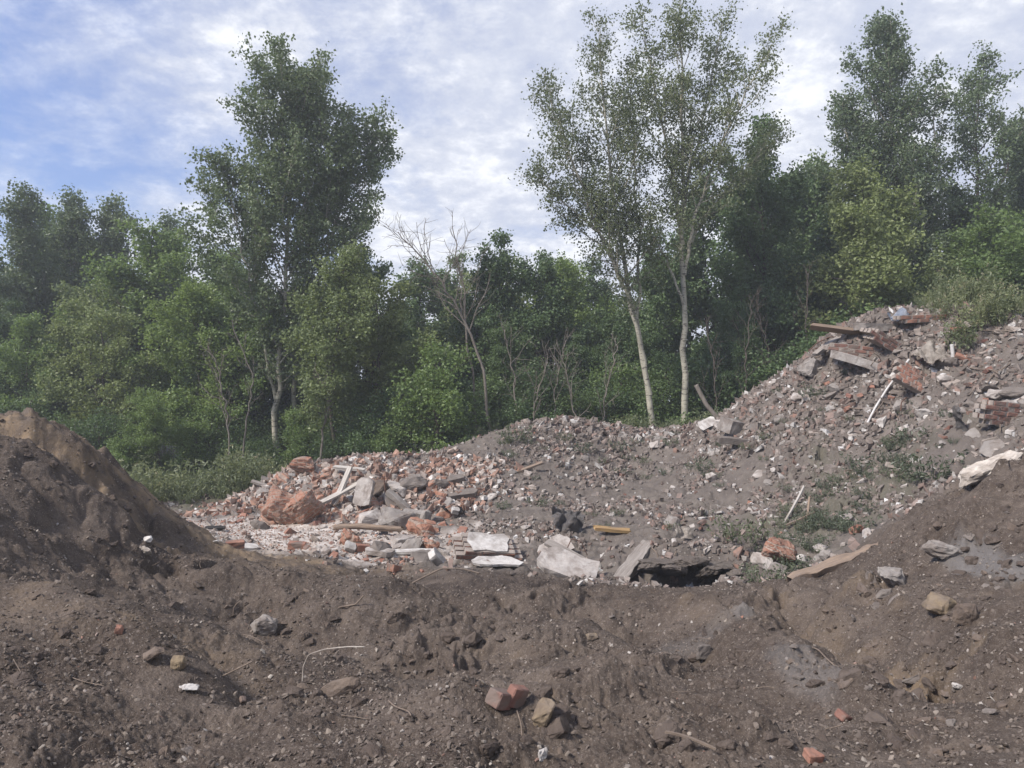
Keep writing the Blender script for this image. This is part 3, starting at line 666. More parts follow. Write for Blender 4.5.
PROTO = {   # kind: (root, height)
    'dark1': (generic('leafy_tree', 41, 10, 2.5, M['bark'], L['dark'], 0.15, 26000), 10),
    'dark2': (generic('leafy_tree', 43, 10, 2.2, M['bark'], L['dark'], 0.15, 24000, stems=2), 10),
    'pop1': (generic('poplar_tree', 45, 10, 1.7, M['pale_bark'], L['poplar'], 0.13, 24000, first=0.2, a0=55, a1=28, nb=60), 10),
    'map1': (generic('maple_tree', 47, 7, 2.3, M['bark'], L['maple'], 0.135, 22000, flat=0.45, first=0.08, a0=80, a1=42, stems=2, trop=-0.01), 7),
    'map2': (generic('maple_tree', 49, 7, 2.0, M['bark'], L['olive'], 0.13, 20000, flat=0.4, first=0.10, a0=78, a1=40, stems=2, trop=0.0), 7),
    'map3': (generic('maple_tree', 50, 8, 2.6, M['bark'], L['maple'], 0.14, 24000, flat=0.45, first=0.15, a0=78, a1=40, trop=0.0), 8),
    'bush1': (generic('shrub', 51, 3, 1.25, M['bark'], L['maple'], 0.105, 9000, flat=0.4, first=0.03, a0=70, a1=35, stems=3, nb=36, r0=0.035, cat='shrub'), 3),
    'bush2': (generic('shrub', 53, 3, 1.2, M['bark'], L['dark'], 0.10, 9000, flat=0.2, first=0.03, a0=65, a1=35, stems=3, nb=36, r0=0.035, cat='shrub'), 3),
}
USED = set()
def plant(kind, px, D, ytop, label, group=None, wide=1.0, seed=[0]):
    seed[0] += 1; rng = random.Random(seed[0])
    root, h = PROTO[kind]
    g = ground_at(px, D); top = pix(px, ytop, D)[2] if ytop is not None else None
    s = (top - g[2]) / h
    rz = rng.uniform(0, 6.28); sc = (s * wide, s * wide, s)
    if kind not in USED:
        USED.add(kind); o = root; o.location = g; o.rotation_euler.z = rz; o.scale = sc
    else: o = copy_tree(root, g, rz, sc)
    o['label'] = label
    if group: o['group'] = group
    return o
# left stand, front to back
for a in [
    ('map1', 163, 22.0, 392, 'bright green maple bush right behind the sloping end of the brown mound'),
    ('map3', 205, 24.5, 292, 'broad yellow green maple just left of the tall dark poplar'),
    ('map2', 108, 25.0, 300, 'pale yellow green maple rising over the slope of the brown mound'),
    ('map1', 240, 25.5, 300, 'light green maple touching the left side of the tall dark poplar'),
    ('map3', 20, 25.5, 322, 'rounded green maple over the highest part of the brown mound'),
    ('map2', 92, 27.5, 268, 'olive tinted tree with a pointed top behind the pale maple on the left'),
    ('map3', 150, 29.0, 238, 'wide green tree between the left row and the tall dark poplar'),
    ('pop1', 6, 29.0, 196, 'blue green poplar standing at the left edge of the wood'),
    ('pop1', 66, 31.0, 200, 'narrow blue green poplar second along the row from the left edge'),
    ('pop1', 118, 32.0, 206, 'pointed poplar third along the row from the left edge'),
    ('pop1', 164, 33.0, 222, 'small topped poplar fourth along the row, nearest the gap of sky'),
    ('map3', 40, 35.0, 222, 'green tree filling behind the row of poplars on the left'),
    ('pop1', -45, 30.0, 210, 'poplar cut off by the left edge of the view'),
    ('map3', 232, 32.0, 262, 'soft green tree low in the gap of sky beside the tall dark poplar'),
    ('dark2', 208, 36.0, 246, 'far tree seen low in the sky gap on the left'),
    ('pop1', 818, 30.5, 165, 'grey green poplar in the gap left of the tallest poplar on the bank'),
    # middle
    ('bush1', 440, 21.6, 352, 'bright green maple bush in the middle, lit against the dark wood'),
    ('map2', 385, 25.0, 268, 'olive maple behind the rubble pile, right of the tall dark poplar'),
    ('dark1', 372, 27.5, 262, 'dark tree in shade behind the olive maple near the rubble pile'),
    ('dark2', 470, 27.0, 232, 'dark leafy tree right behind the bare leaning tree'),
    ('dark1', 535, 28.0, 262, 'dark leafy tree with a ragged top in the middle of the wood'),
    ('map2', 505, 30.5, 258, 'duller green tree peeping over the middle of the wood'),
    ('map3', 575, 31.0, 268, 'green tree left of the pale leaning poplar, below its crown'),
    ('dark2', 605, 27.0, 300, 'dark understory tree behind the pale leaning poplar'),
    ('dark1', 660, 29.0, 262, 'dark tree directly behind the two pale stems'),
    ('dark2', 718, 26.0, 290, 'dark tree right of the straight pale stem'),
    ('dark1', 715, 31.0, 190, 'tall shaded tree under the wide crown of the straight pale poplar'),
    # right
    ('dark1', 805, 30.0, 178, 'dark tree behind the yellowish maple at the end of the high bank'),
    ('map2', 915, 24.5, 262, 'olive maple right behind the boards on the high bank'),
    ('map3', 975, 24.5, 232, 'rounded green maple behind the tall weeds of the high bank'),
    ('map1', 1035, 25.0, 222, 'green maple at the right edge behind the tall weeds'),
    ('dark1', 945, 29.0, 205, 'dark tree under the open poplar on the right'),
    ('pop1', 1050, 29.5, 130, 'poplar cut off by the right edge of the view'),
    ('dark2', 1090, 30.0, 190, 'dark tree past the right edge of the bank'),
]: plant(*a)
PX = [(-130, 29, 230, 'dark2'), (-80, 33, 215, 'dark1'), (60, 38, 250, 'dark1'), (180, 40, 268, 'dark2'), (300, 29, 300, 'dark1'), (320, 34, 290, 'dark2'), (420, 33, 268, 'dark1'), (450, 38, 262, 'dark2'),
      (560, 36, 275, 'dark1'), (620, 34, 265, 'dark2'), (690, 36, 230, 'dark2'), (770, 35, 195, 'dark1'), (850, 34, 180, 'dark2'), (900, 36, 190, 'dark1'), (1000, 35, 205, 'dark1'), (1140, 34, 200, 'dark2'),
      (640, 25.5, 335, 'dark1'), (790, 25.5, 300, 'dark2'), (340, 26.5, 340, 'dark1'), (560, 25.8, 335, 'dark2'), (70, 26.5, 335, 'dark1'), (-20, 27, 300, 'dark2'), (500, 25.2, 330, 'dark1'), (745, 24.8, 330, 'dark2'),
      (820, 27.5, 262, 'dark1'), (400, 29.5, 300, 'dark2'), (260, 27.5, 330, 'dark2')]
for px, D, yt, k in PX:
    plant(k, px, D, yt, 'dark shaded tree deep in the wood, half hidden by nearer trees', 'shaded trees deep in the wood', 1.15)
# shrubs along the foot of the wood
for i, (px, D, yt, k) in enumerate([(60, 23, 420, 'bush2'), (105, 22.5, 415, 'bush2'), (130, 21.5, 430, 'bush1'), (205, 22.8, 410, 'bush1'), (235, 23.2, 425, 'bush2'), (262, 22.6, 440, 'bush2'), (305, 23, 415, 'bush1'),
                                   (330, 22.4, 436, 'bush2'), (372, 22.6, 405, 'bush2'), (400, 21.8, 418, 'bush1'), (415, 23.2, 385, 'bush2'), (470, 23, 392, 'bush2'), (540, 23.5, 372, 'bush2'), (575, 23.2, 392, 'bush2'),
                                   (610, 24, 385, 'bush2'), (632, 24.6, 372, 'bush1'), (672, 24.6, 372, 'bush2'), (705, 25, 355, 'bush2'), (735, 24.6, 365, 'bush2'), (775, 24.0, 350, 'bush2'), (510, 24.5, 375, 'bush2'), (350, 24.5, 395, 'bush2'),
                                   (285, 24.9, 412, 'bush2'), (268, 26.0, 378, 'bush2'), (274, 29, 372, 'bush2'), (18, 24, 400, 'bush2'), (868, 23.5, 318, 'bush2'), (905, 23.6, 305, 'bush2'), (830, 23.4, 330, 'bush2')]):
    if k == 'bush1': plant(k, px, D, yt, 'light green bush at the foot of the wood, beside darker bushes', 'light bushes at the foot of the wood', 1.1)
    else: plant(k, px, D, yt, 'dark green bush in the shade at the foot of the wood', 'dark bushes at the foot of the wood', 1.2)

# --- bare trees
def bare(px, D, stations, seed, label, r0=0.06, nb=16, ln=1.1, first=0.35, cat='dead tree', group=None, name='dead_tree', a0=45, sub=0.5, k2=2.5, bark='dead_bark'):
    b = ground_at(px, D); P = rel(b, stations); P[0] = (P[0][0], P[0][1], -0.2)
    return make_tree(name, [stem(P, r0, [(first, ln), (0.6, ln), (1, ln * 0.45)], nb, first, a0, 22)], seed, M[bark], None, 0, label, cat, group, loc=b, lpt=0.0, k2=k2, sub_len=sub, wander=0.13, trop=0.08, thick=1.0)
bare(494, 22.3, [(494, 445, 22.3), (484, 380, 22.3), (466, 320, 22.2), (448, 290, 22.1), (420, 255, 22.0), (398, 232, 22)], 61, 'bare grey tree leaning left with a fan of leafless branches, in the middle', 0.06, 26, 1.6, 0.35)
bare(468, 22.8, [(480, 400, 22.6), (466, 330, 22.6), (462, 280, 22.6), (452, 226, 22.6)], 63, 'thin bare upright tree just behind the leaning bare one', 0.04, 12, 1.0, 0.4)
bare(228, 21.5, [(228, 465, 21.5), (229, 425, 21.5), (222, 385, 21.4), (208, 345, 21.3)], 65, 'thin dead tree with tangled pale twigs left of the tall dark poplar', 0.03, 14, 0.8, 0.3)
bare(250, 21.8, [(238, 460, 21.8), (246, 420, 21.8), (254, 380, 21.7), (232, 320, 21.6)], 66, 'dead pale pole of a tree crossing the foot of the tall dark poplar', 0.028, 8, 0.6, 0.4)
bare(322, 22.0, [(318, 470, 22), (322, 430, 22), (330, 400, 21.9), (322, 340, 21.8)], 67, 'crooked bare tree with peeling pale bark right of the poplar stems', 0.05, 10, 0.8, 0.4)
for i, (px, D, st) in enumerate([(520, 22.4, [(520, 430, 22.4), (514, 380, 22.4), (505, 330, 22.4)]), (552, 22.8, [(552, 430, 22.8), (556, 385, 22.8), (566, 340, 22.8)]), (578, 22.4, [(578, 430, 22.4), (572, 395, 22.4), (560, 350, 22.3)]),
                                 (600, 23, [(600, 430, 23), (606, 390, 23), (618, 345, 23)]), (536, 22.2, [(536, 430, 22.2), (534, 400, 22.2), (548, 362, 22.1)]), (725, 23, [(722, 425, 23), (716, 375, 23), (706, 320, 23)]),
                                 (742, 23.2, [(742, 410, 23.2), (746, 360, 23.2), (752, 300, 23.2)]), (806, 23.5, [(806, 380, 23.5), (807, 330, 23.5), (806, 270, 23.5)]), (775, 23.6, [(775, 400, 23.6), (768, 350, 23.6), (756, 300, 23.6)])]):
    bare(px, D, st, 80 + i, 'thin bare sapling in the gloom at the edge of the wood', 0.022, 10, 0.9, 0.25, cat='sapling', group='bare saplings at the edge of the wood', name='bare_sapling', bark='bark' if i > 4 else 'dead_bark')


# ------------------------------------------------------------------ pieces of rubble: shapes
def bm_mesh(name, bm, mats, smooth=False):
    me = bpy.data.meshes.new(name); bm.normal_update(); bm.to_mesh(me); bm.free()
    for m in (mats if isinstance(mats, (list, tuple)) else [mats]): me.materials.append(m)
    if smooth: me.polygons.foreach_set('use_smooth', [True] * len(me.polygons))
    return me
def roughen(bm, amp, freq, seed=0.0, oct_=3):
    off = Vector((seed * 3.1, seed * 1.7, seed * 2.3)); bm.normal_update()
    mv = [(v, v.normal * (amp * mnoise.fractal(v.co * freq + off, 1.0, 2.0, oct_))) for v in bm.verts]
    for v, d in mv: v.co += d
def chunk(seed, dims, mat, npts=13, boxy=0.6, cuts=3, rough=0.05, freq=5.0):
    """an angular broken lump: hull of scattered points, refined and roughened; dims are full sizes, base near z=0"""
    rng = random.Random(seed); bm = bmesh.new()
    for i in range(npts):
        v = Vector([rng.uniform(-1, 1) for _ in range(3)])
        k = max(abs(v.x), abs(v.y), abs(v.z)); v = v / (k * boxy + v.length * (1 - boxy)) * rng.uniform(0.82, 1.0)
        bm.verts.new(Vector((v.x * dims[0] / 2, v.y * dims[1] / 2, v.z * dims[2] / 2)))
    r = bmesh.ops.convex_hull(bm, input=bm.verts)
    bmesh.ops.delete(bm, geom=[g for g in r['geom_interior'] if isinstance(g, bmesh.types.BMVert)], context='VERTS')
    loose = [v for v in bm.verts if not v.link_faces]
    if loose: bmesh.ops.delete(bm, geom=loose, context='VERTS')
    s = min(dims)
    bmesh.ops.bevel(bm, geom=list(bm.edges), offset=s * 0.045, segments=1, affect='EDGES', clamp_overlap=True)
    bmesh.ops.triangulate(bm, faces=bm.faces)
    if cuts:
        bmesh.ops.subdivide_edges(bm, edges=[e for e in bm.edges if e.calc_length() > s * 0.12], cuts=cuts, use_grid_fill=True)
        roughen(bm, s * rough, freq / s, seed, 4)
    return bm_mesh('chunk', bm, mat)
def beam(L_, W_, T_, mat, seed=0, n=24, warp=0.02, rag=0.06, rough=0.03, round_=False):
    """board, beam or log along X, worn, its ends splintered"""
    rng = random.Random(seed); k = 10 if round_ else 8
    sec = [(math.cos(a * 2 * math.pi / k) / 2, math.sin(a * 2 * math.pi / k) / 2) for a in range(k)] if round_ else \
          [(-.5, -.46), (-.46, -.5), (.46, -.5), (.5, -.46), (.5, .46), (.46, .5), (-.46, .5), (-.5, .46)]
    bm = bmesh.new(); rings = []
    e0 = [rng.uniform(0, rag) for _ in range(k)]; e1 = [rng.uniform(0, rag) for _ in range(k)]
    for i in range(n + 1):
        t = i / n; ring = []
        for j, (a, b) in enumerate(sec):
            xx = (t - .5) * L_
            if i == 0: xx += e0[j] * L_
            if i == n: xx -= e1[j] * L_
            tap = 1 - 0.12 * (abs(t - .5) * 2) ** 6
            nz = mnoise.fractal(Vector((t * L_ * 3 + seed, a * 2, b * 2)), 1, 2, 3)
            ring.append(bm.verts.new((xx, a * W_ * tap + rough * W_ * nz, b * T_ * tap + rough * W_ * 0.7 * nz + warp * L_ * math.sin(t * 3.0 + seed))))
        rings.append(ring)
    for i in range(n):
        for j in range(k): bm.faces.new((rings[i][j], rings[i + 1][j], rings[i + 1][(j + 1) % k], rings[i][(j + 1) % k]))
    bm.faces.new(rings[0]); bm.faces.new(list(reversed(rings[-1])))
    bmesh.ops.recalc_face_normals(bm, faces=bm.faces)
    return bm_mesh('beam', bm, mat)
def slab(L_, W_, T_, mats, seed=0, rag=0.16, nside=14, cuts=2, rough=0.04, topmat=None):
    """broken flat slab with a ragged outline, in the XY plane"""
    rng = random.Random(seed); bm = bmesh.new(); out = []
    for i in range(nside):
        a = i * 2 * math.pi / nside; c, s_ = math.cos(a), math.sin(a); k = max(abs(c), abs(s_))
        f_ = 1 - rng.uniform(0, rag); out.append((c / k * L_ / 2 * f_, s_ / k * W_ / 2 * f_))
    lo = [bm.verts.new((a * rng.uniform(.93, 1), b * rng.uniform(.93, 1), -T_ / 2)) for a, b in out]; hi = [bm.verts.new((a, b, T_ / 2)) for a, b in out]
    top = bm.faces.new(hi); bm.faces.new(list(reversed(lo)))
    for i in range(nside): bm.faces.new((lo[i], lo[(i + 1) % nside], hi[(i + 1) % nside], hi[i]))
    if topmat is not None: top.material_index = topmat
    bmesh.ops.triangulate(bm, faces=bm.faces)
    bmesh.ops.subdivide_edges(bm, edges=list(bm.edges), cuts=cuts, use_grid_fill=True)
    roughen(bm, T_ * rough * 4, 1.2 / T_ * 0.5, seed, 4)
    return bm_mesh('slab', bm, mats)
def masonry(nx, nc, ny, seed, brick, keep=0.82, bl=0.25, bh=0.065, bw=0.12, gap=0.012, jit=0.008):
    """a lump of broken wall: bricks in bond with mortar between, edges broken in steps; centred, X along the wall, Z up the courses"""
    rng = random.Random(seed); bm = bmesh.new()
    LX, LZ, LY = nx * (bl + gap), nc * (bh + gap), ny * (bw + gap)
    def box(c, d, mi, jit=0.004):
        vs = [bm.verts.new((c[0] + sx * d[0] / 2 + rng.uniform(-jit, jit), c[1] + sy * d[1] / 2 + rng.uniform(-jit, jit), c[2] + sz * d[2] / 2 + rng.uniform(-jit, jit))) for sx in (-1, 1) for sy in (-1, 1) for sz in (-1, 1)]
        for q in ((0, 1, 3, 2), (4, 6, 7, 5), (0, 4, 5, 1), (2, 3, 7, 6), (0, 2, 6, 4), (1, 5, 7, 3)):
            bm.faces.new([vs[i] for i in q]).material_index = mi
    for c in range(nc):
        zc = (c + .5) * (bh + gap) - LZ / 2; sh = (bl + gap) / 2 if c % 2 else 0
        for j in range(ny):
            yc = (j + .5) * (bw + gap) - LY / 2
            for i in range(-1, nx + 1):
                xc = (i + .5) * (bl + gap) - LX / 2 + sh
                q = (xc / (LX / 2)) ** 2 * 0.8 + (zc / (LZ / 2)) ** 2 * 0.75 + (yc / (LY / 2)) ** 2 * 0.2
                if q + 0.5 * mnoise.noise(Vector((xc * 3 + seed, zc * 3, yc * 3))) > keep + rng.uniform(-.08, .08): continue
                box((xc, yc, zc), (bl * rng.uniform(.8, 1.01), bw * rng.uniform(.82, 1.02), bh), 0, bl * 0.03)
                box((xc, yc, zc), (bl + gap * 1.05, bw * 0.80, bh + gap * 1.1), 1, 0.002)
    bmesh.ops.bevel(bm, geom=[e for e in bm.edges if e.link_faces and e.link_faces[0].material_index == 0], offset=0.006, segments=1, affect='EDGES')
    bmesh.ops.recalc_face_normals(bm, faces=bm.faces)
    bmesh.ops.subdivide_edges(bm, edges=[e for e in bm.edges if e.calc_length() > bl * 0.35], cuts=2, use_grid_fill=True)
    roughen(bm, bh * 0.16, 1.6 / bl, seed, 3)
    return bm_mesh('masonry', bm, [M[brick], M['mortar']])
def brick_bm(seed, L_=0.25, W_=0.12, T_=0.065, mat='brick', broken=True):
    rng = random.Random(seed); bm = bmesh.new()
    bmesh.ops.create_cube(bm, size=1)
    for v in bm.verts: v.co = Vector((v.co.x * L_, v.co.y * W_, v.co.z * T_))
    if broken:
        for k in range(rng.choice((1, 1, 2))):
            n = Vector((rng.choice((-1, 1)), rng.uniform(-.6, .6), rng.uniform(-.5, .5))).normalized()
            bmesh.ops.bisect_plane(bm, geom=bm.verts[:] + bm.edges[:] + bm.faces[:], plane_co=n * L_ * rng.uniform(.08, .36), plane_no=n, clear_outer=True)
            bmesh.ops.holes_fill(bm, edges=[e for e in bm.edges if e.is_boundary])
    bmesh.ops.bevel(bm, geom=list(bm.edges), offset=0.006, segments=1, affect='EDGES', clamp_overlap=True)
    bmesh.ops.triangulate(bm, faces=bm.faces)
    bmesh.ops.subdivide_edges(bm, edges=[e for e in bm.edges if e.calc_length() > 0.03], cuts=2, use_grid_fill=True)
    roughen(bm, 0.006, 25, seed, 3)
    return bm_mesh('brick', bm, M[mat])
def hose(P, r, mat, k=8, n=40):
    P = resample(P, n); co, fs = tubes([(P, np.full(n, r), k)])
    caps = [np.arange(k)[::-1][None], (np.arange(k) + (n - 1) * k)[None]]
    return mesh_np('tube', co, [fs] + caps, mat, True)
def cloth(L_, W_, mat, seed, amp=0.09, base=None, thick=0.012, nx=36, ny=28, ragged=0.15):
    """crumpled sheet; with base=(x, y, rot) it lies draped on the ground there"""
    bm = bmesh.new(); V = []
    for j in range(ny + 1):
        row = []
        for i in range(nx + 1):
            u, v = i / nx - .5, j / ny - .5
            e = 1 + ragged * mnoise.fractal(Vector((u * 5 + seed, v * 5, seed)), 1, 2, 3)
            xx, yy = u * L_ * e, v * W_ * e
            zz = amp * (abs(mnoise.noise(Vector((xx * 4.1 + seed, yy * 3.3, seed)))) * 1.6 + 0.5 * abs(mnoise.noise(Vector((xx * 10 + seed, yy * 9, seed)))))
            if base:
                ca, sa = math.cos(base[2]), math.sin(base[2])
                zz += float(base_h(np.array([base[0] + xx * ca - yy * sa]), np.array([base[1] + xx * sa + yy * ca]))[0]) - H(base[0], base[1]) + 0.05
            row.append(bm.verts.new((xx, yy, zz)))
        V.append(row)
    for j in range(ny):
        for i in range(nx): bm.faces.new((V[j][i], V[j][i + 1], V[j + 1][i + 1], V[j + 1][i]))
    r = bmesh.ops.solidify(bm, geom=bm.faces[:], thickness=thick)
    bmesh.ops.recalc_face_normals(bm, faces=bm.faces)
    return bm_mesh('cloth', bm, mat, True)

def mput(name, me, px, py, label, cat, rot=(0, 0, 0), lift=0.0, D=None, group=None, align=0.0, scale=1.0):
    """stand a mesh on the ground seen at a pixel (or at a pixel column and distance)"""
    p = hit(px, py) if D is None else ground_at(px, D)
    m = Matrix.Rotation(rot[2], 4, 'Z') @ Matrix.Rotation(rot[1], 4, 'Y') @ Matrix.Rotation(rot[0], 4, 'X')
    if align:
        n = Vector((0, 0, 1)).lerp(normal_at(p[0], p[1], 0.35), align)
        m = n.to_track_quat('Z', 'Y').to_matrix().to_4x4() @ m if False else Vector((0, 0, 1)).rotation_difference(n).to_matrix().to_4x4() @ m
    me.name = name
    o = link(name, me, None, (p[0], p[1], p[2] + lift)); o.rotation_euler = m.to_euler(); o.scale = (scale,) * 3
    return tag(o, label, cat, group)
def px_m(n, D): return n * D / F      # pixels to metres at a distance

# ------------------------------------------------------------------ the rubble pile at the edge of the flat
mput('masonry_block', chunk(305, (0.62, 0.45, 0.52), M['wall'], 20, 0.6, 4, 0.07, 4), 302, 477, 'broken brick block with pale mortar sitting on top of the rubble pile', 'masonry', (0.15, -0.1, 0.35), 0.20)
mput('masonry_block', chunk(308, (0.80, 0.62, 1.00), M['wall'], 22, 0.5, 4, 0.07, 4), 282, 523, 'large orange lump of brick wall tilted back at the left end of the pile', 'masonry', (-0.75, 0.35, 0.5), 0.32)
mput('masonry_block', chunk(312, (0.72, 0.50, 0.72), M['wall'], 22, 0.6, 4, 0.09, 4), 304, 523, 'jagged orange lump of brick wall with broken face beside the tilted one', 'masonry', (0.5, -0.5, -0.4), 0.28)
mput('board', beam(1.10, 0.15, 0.05, M['pale_wood'], 2, rag=0.03), 336, 510, 'long pale grey board sloping up to the left of the upright slab', 'board', (0.4, -0.50, 0.20), 0.30)
mput('board', beam(0.85, 0.17, 0.05, M['pale_wood'], 3, rag=0.02), 342, 506, 'steep pale grey board propped against the upright concrete slab', 'board', (0.2, -1.15, 0.5), 0.42)
mput('concrete_slab', slab(0.62, 0.36, 0.16, M['pale_concrete'], 4), 364, 510, 'upright grey concrete slab in the middle of the rubble pile', 'slab', (0.2, -1.25, 1.2), 0.34)
mput('board', beam(0.75, 0.12, 0.05, M['pale_wood'], 5, rag=0.03), 349, 477, 'short whitish board lying across the top of the rubble pile', 'board', (0.3, 0.12, -0.2), 0.18)
mput('concrete_chunk', chunk(31, (0.70, 0.55, 0.42), M['pale_concrete']), 373, 523, 'pale boxy concrete lump under the steep board', 'concrete', (0.2, 0.1, 0.4), 0.05)
mput('concrete_chunk', chunk(32, (0.85, 0.60, 0.50), M['concrete']), 398, 527, 'big tan concrete lump at the right end of the brown log', 'concrete', (0.3, 0.25, 0.2), 0.14)
mput('boulder', chunk(33, (0.82, 0.65, 0.42), M['grey_stone'], 20, 0.2), 413, 490, 'broad flat grey boulder near the top right of the pile', 'boulder', (0.05, 0.08, 0.2), 0.10)
mput('boulder', chunk(34, (0.62, 0.5, 0.45), M['brown_stone'], 18, 0.25), 380, 494, 'brown lump of soil crusted concrete behind the upright slab', 'boulder', (0.1, 0.3, 0.9), 0.08)
mput('log', beam(1.32, 0.12, 0.11, M['wood'], 7, round_=True, rag=0.10, rough=0.14, warp=0.03), 368, 534, 'brown wooden log lying along the foot of the rubble pile', 'log', (0.2, 0.0, 0.06), 0.09)
mput('rusty_bar', hose([(0, 0, -0.2), (0.01, 0, 0.2), (-0.03, 0.02, 0.55)], 0.018, M['rust']), 385, 503, 'rusty steel bar sticking straight up from the pile', 'bar')
mput('concrete_post', beam(0.62, 0.13, 0.12, M['concrete'], 8, rag=0.1, rough=0.08), 398, 508, 'grey concrete post slanting down beside the rusty bar', 'post', (0.3, 0.62, -0.25), 0.15)
mput('concrete_post', beam(0.5, 0.16, 0.14, M['concrete'], 9, rag=0.1, rough=0.08), 415, 518, 'short grey concrete post lying above the tan lump', 'post', (0.3, 0.1, -0.15), 0.08)
mput('concrete_slab', slab(0.50, 0.30, 0.08, M['pale_concrete'], 41), 379, 556, 'pale cracked slab lying flat in the brick scatter', 'slab', (0.05, 0.1, -0.15), 0.06)
mput('board', beam(0.78, 0.14, 0.05, M['white'], 11, rag=0.03), 412, 556, 'long white board lying flat at the front of the pile', 'board', (0.15, 0.02, -0.05), 0.07)
mput('plaster_block', slab(0.30, 0.22, 0.12, M['white'], 12, rag=0.08), 437, 566, 'white plaster block tipped on edge at the right front of the pile', 'plaster', (0.5, 0.8, 0.5), 0.12)
mput('plaster_block', slab(0.20, 0.16, 0.10, M['white'], 13, rag=0.08), 350, 551, 'small white plaster block next to a red brick on the flat', 'plaster', (0.7, 0.3, 0.3), 0.06)
mput('plaster_block', slab(0.17, 0.13, 0.10, M['white'], 14, rag=0.1), 455, 518, 'small white cube shaped block lying in a black rag', 'plaster', (0.5, 0.2, 0.3), 0.14)
mput('black_rag', cloth(0.45, 0.35, M['black'], 14.3, 0.12), 452, 515, 'crumpled black rag on the right shoulder of the pile', 'rag', (0.2, 0, 0.4), 0.05)
mput('board', beam(0.55, 0.11, 0.05, M['grey_wood'], 15), 262, 489, 'rotten grey board at the left back edge of the pile', 'board', (0.2, 0.22, -0.2), 0.10)
mput('plaster_sheet', slab(0.42, 0.30, 0.05, M['white'], 16), 245, 549, 'white scrap of plaster beside an orange brick on the crushed flat', 'plaster', (0.1, 0.1, 0.5), 0.03)
mput('black_sheet', slab(0.36, 0.3, 0.04, M['black'], 17), 215, 529, 'flat black scrap lying on the pale flat ground', 'scrap', (0.02, 0.05, 0.5), 0.02)
mput('concrete_chunk', chunk(36, (0.34, 0.30, 0.42), M['concrete']), 427, 526, 'grey wedge of concrete standing at the right of the tan lump', 'concrete', (0.2, 0.1, 1.0), 0.10)
mput('concrete_chunk', chunk(37, (0.5, 0.4, 0.28), M['grey_stone']), 440, 487, 'dark grey lump at the junction of the pile and the slope', 'concrete', (0.2, 0.2, 0.6), 0.06)
mput('concrete_slab', slab(0.7, 0.3, 0.10, M['grey_stone'], 18), 462, 497, 'long dark slab lying on the slope right of the pile', 'slab', (0.3, -0.1, 0.2), 0.06)
mput('concrete_slab', slab(0.6, 0.25, 0.10, M['grey_stone'], 19), 452, 483, 'thin dark slab above the other one right of the pile', 'slab', (0.3, -0.2, 0.3), 0.06)
for i, (px, py, lab, rz) in enumerate([(235, 548, 'single orange brick by the white scrap on the crushed flat', 0.4), (297, 549, 'whole brick lying crosswise in front of the pile', 0.1), (362, 551, 'red brick next to the small white plaster block', 0.7), (393, 572, 'orange brick half at the muddy front edge of the scatter', 1.3), (227, 510, 'orange brick upright at the left tail of the pile', 0.2)]):
    mput('brick', brick_bm(300 + i, 0.27, 0.15, 0.11, broken=i > 2), px, py, lab, 'brick', (0.1, 0.1 * i, rz), 0.05)
# --- white and beige slabs in the middle
t = empty('tiled_wall_piece', hit(487, 560)); tag(t, 'piece of brick wall with white tiled face lying on the mud edge', 'wall piece')
t.location.z += 0.16; t.rotation_euler = (0.42, 0.10, 0.25)
link('brick_core', masonry(3, 3, 4, 21, 'brick', 1.5), t)
link('tiled_face', slab(0.74, 0.52, 0.022, M['white'], 22, rag=0.2, rough=0.02), t, (0.0, 0.0, 0.128))
mput('plaster_sheet', slab(0.80, 0.42, 0.035, M['white'], 23, rag=0.35, rough=0.03), 497, 564, 'flat dirty white sheet in front of the tiled wall piece', 'plaster', (0.12, 0.02, 0.1), 0.04)
mput('concrete_slab', slab(0.95, 0.62, 0.10, M['pale_concrete'], 24, rag=0.22), 570, 573, 'broad beige slab tilted towards the mud in the middle', 'slab', (0.42, 0.30, -0.25), 0.08)
mput('concrete_slab', slab(0.60, 0.42, 0.10, M['pale_concrete'], 25, rag=0.25), 556, 556, 'beige slab fragment rising behind the broad tilted slab', 'slab', (0.7, -0.5, 0.3), 0.12)
mput('board', beam(0.72, 0.14, 0.06, M['grey_wood'], 26, rag=0.02), 566, 568, 'grey painted board lying on the broad beige slab', 'board', (0.40, 0.36, -0.42), 0.24)
mput('reinforcing_bar', hose([(-0.2, 0, 0.05), (-0.1, 0.02, 0.26), (0.05, 0, 0.22), (0.15, 0.02, 0.0)], 0.008, M['rust']), 578, 562, 'bent rusty bar arching over the broad beige slab', 'bar', lift=0.1)
mput('torn_sheet', cloth(0.55, 0.45, M['grey_cloth'], 5.2, 0.2), 567, 531, 'crumpled dark grey sheet standing up from the slope above the slabs', 'sheet', (0.9, 0.1, 0.2), 0.15)
mput('board', beam(0.66, 0.13, 0.06, M['yellow_wood'], 27, rag=0.1), 612, 535, 'short yellow board in the middle of the slope', 'board', (0.2, 0.05, 0.05), 0.08)
mput('timber_post', beam(1.05, 0.20, 0.15, M['grey_wood'], 28, rag=0.14, rough=0.14), 633, 574, 'thick weathered timber post leaning out of the earth', 'post', (0.3, -0.42, 0.9), 0.16)
mput('board', beam(1.00, 0.10, 0.05, M['wood'], 29), 524, 471, 'thin brown board half buried on the slope above the pile', 'board', (0.2, -0.25, 0.35), 0.05)
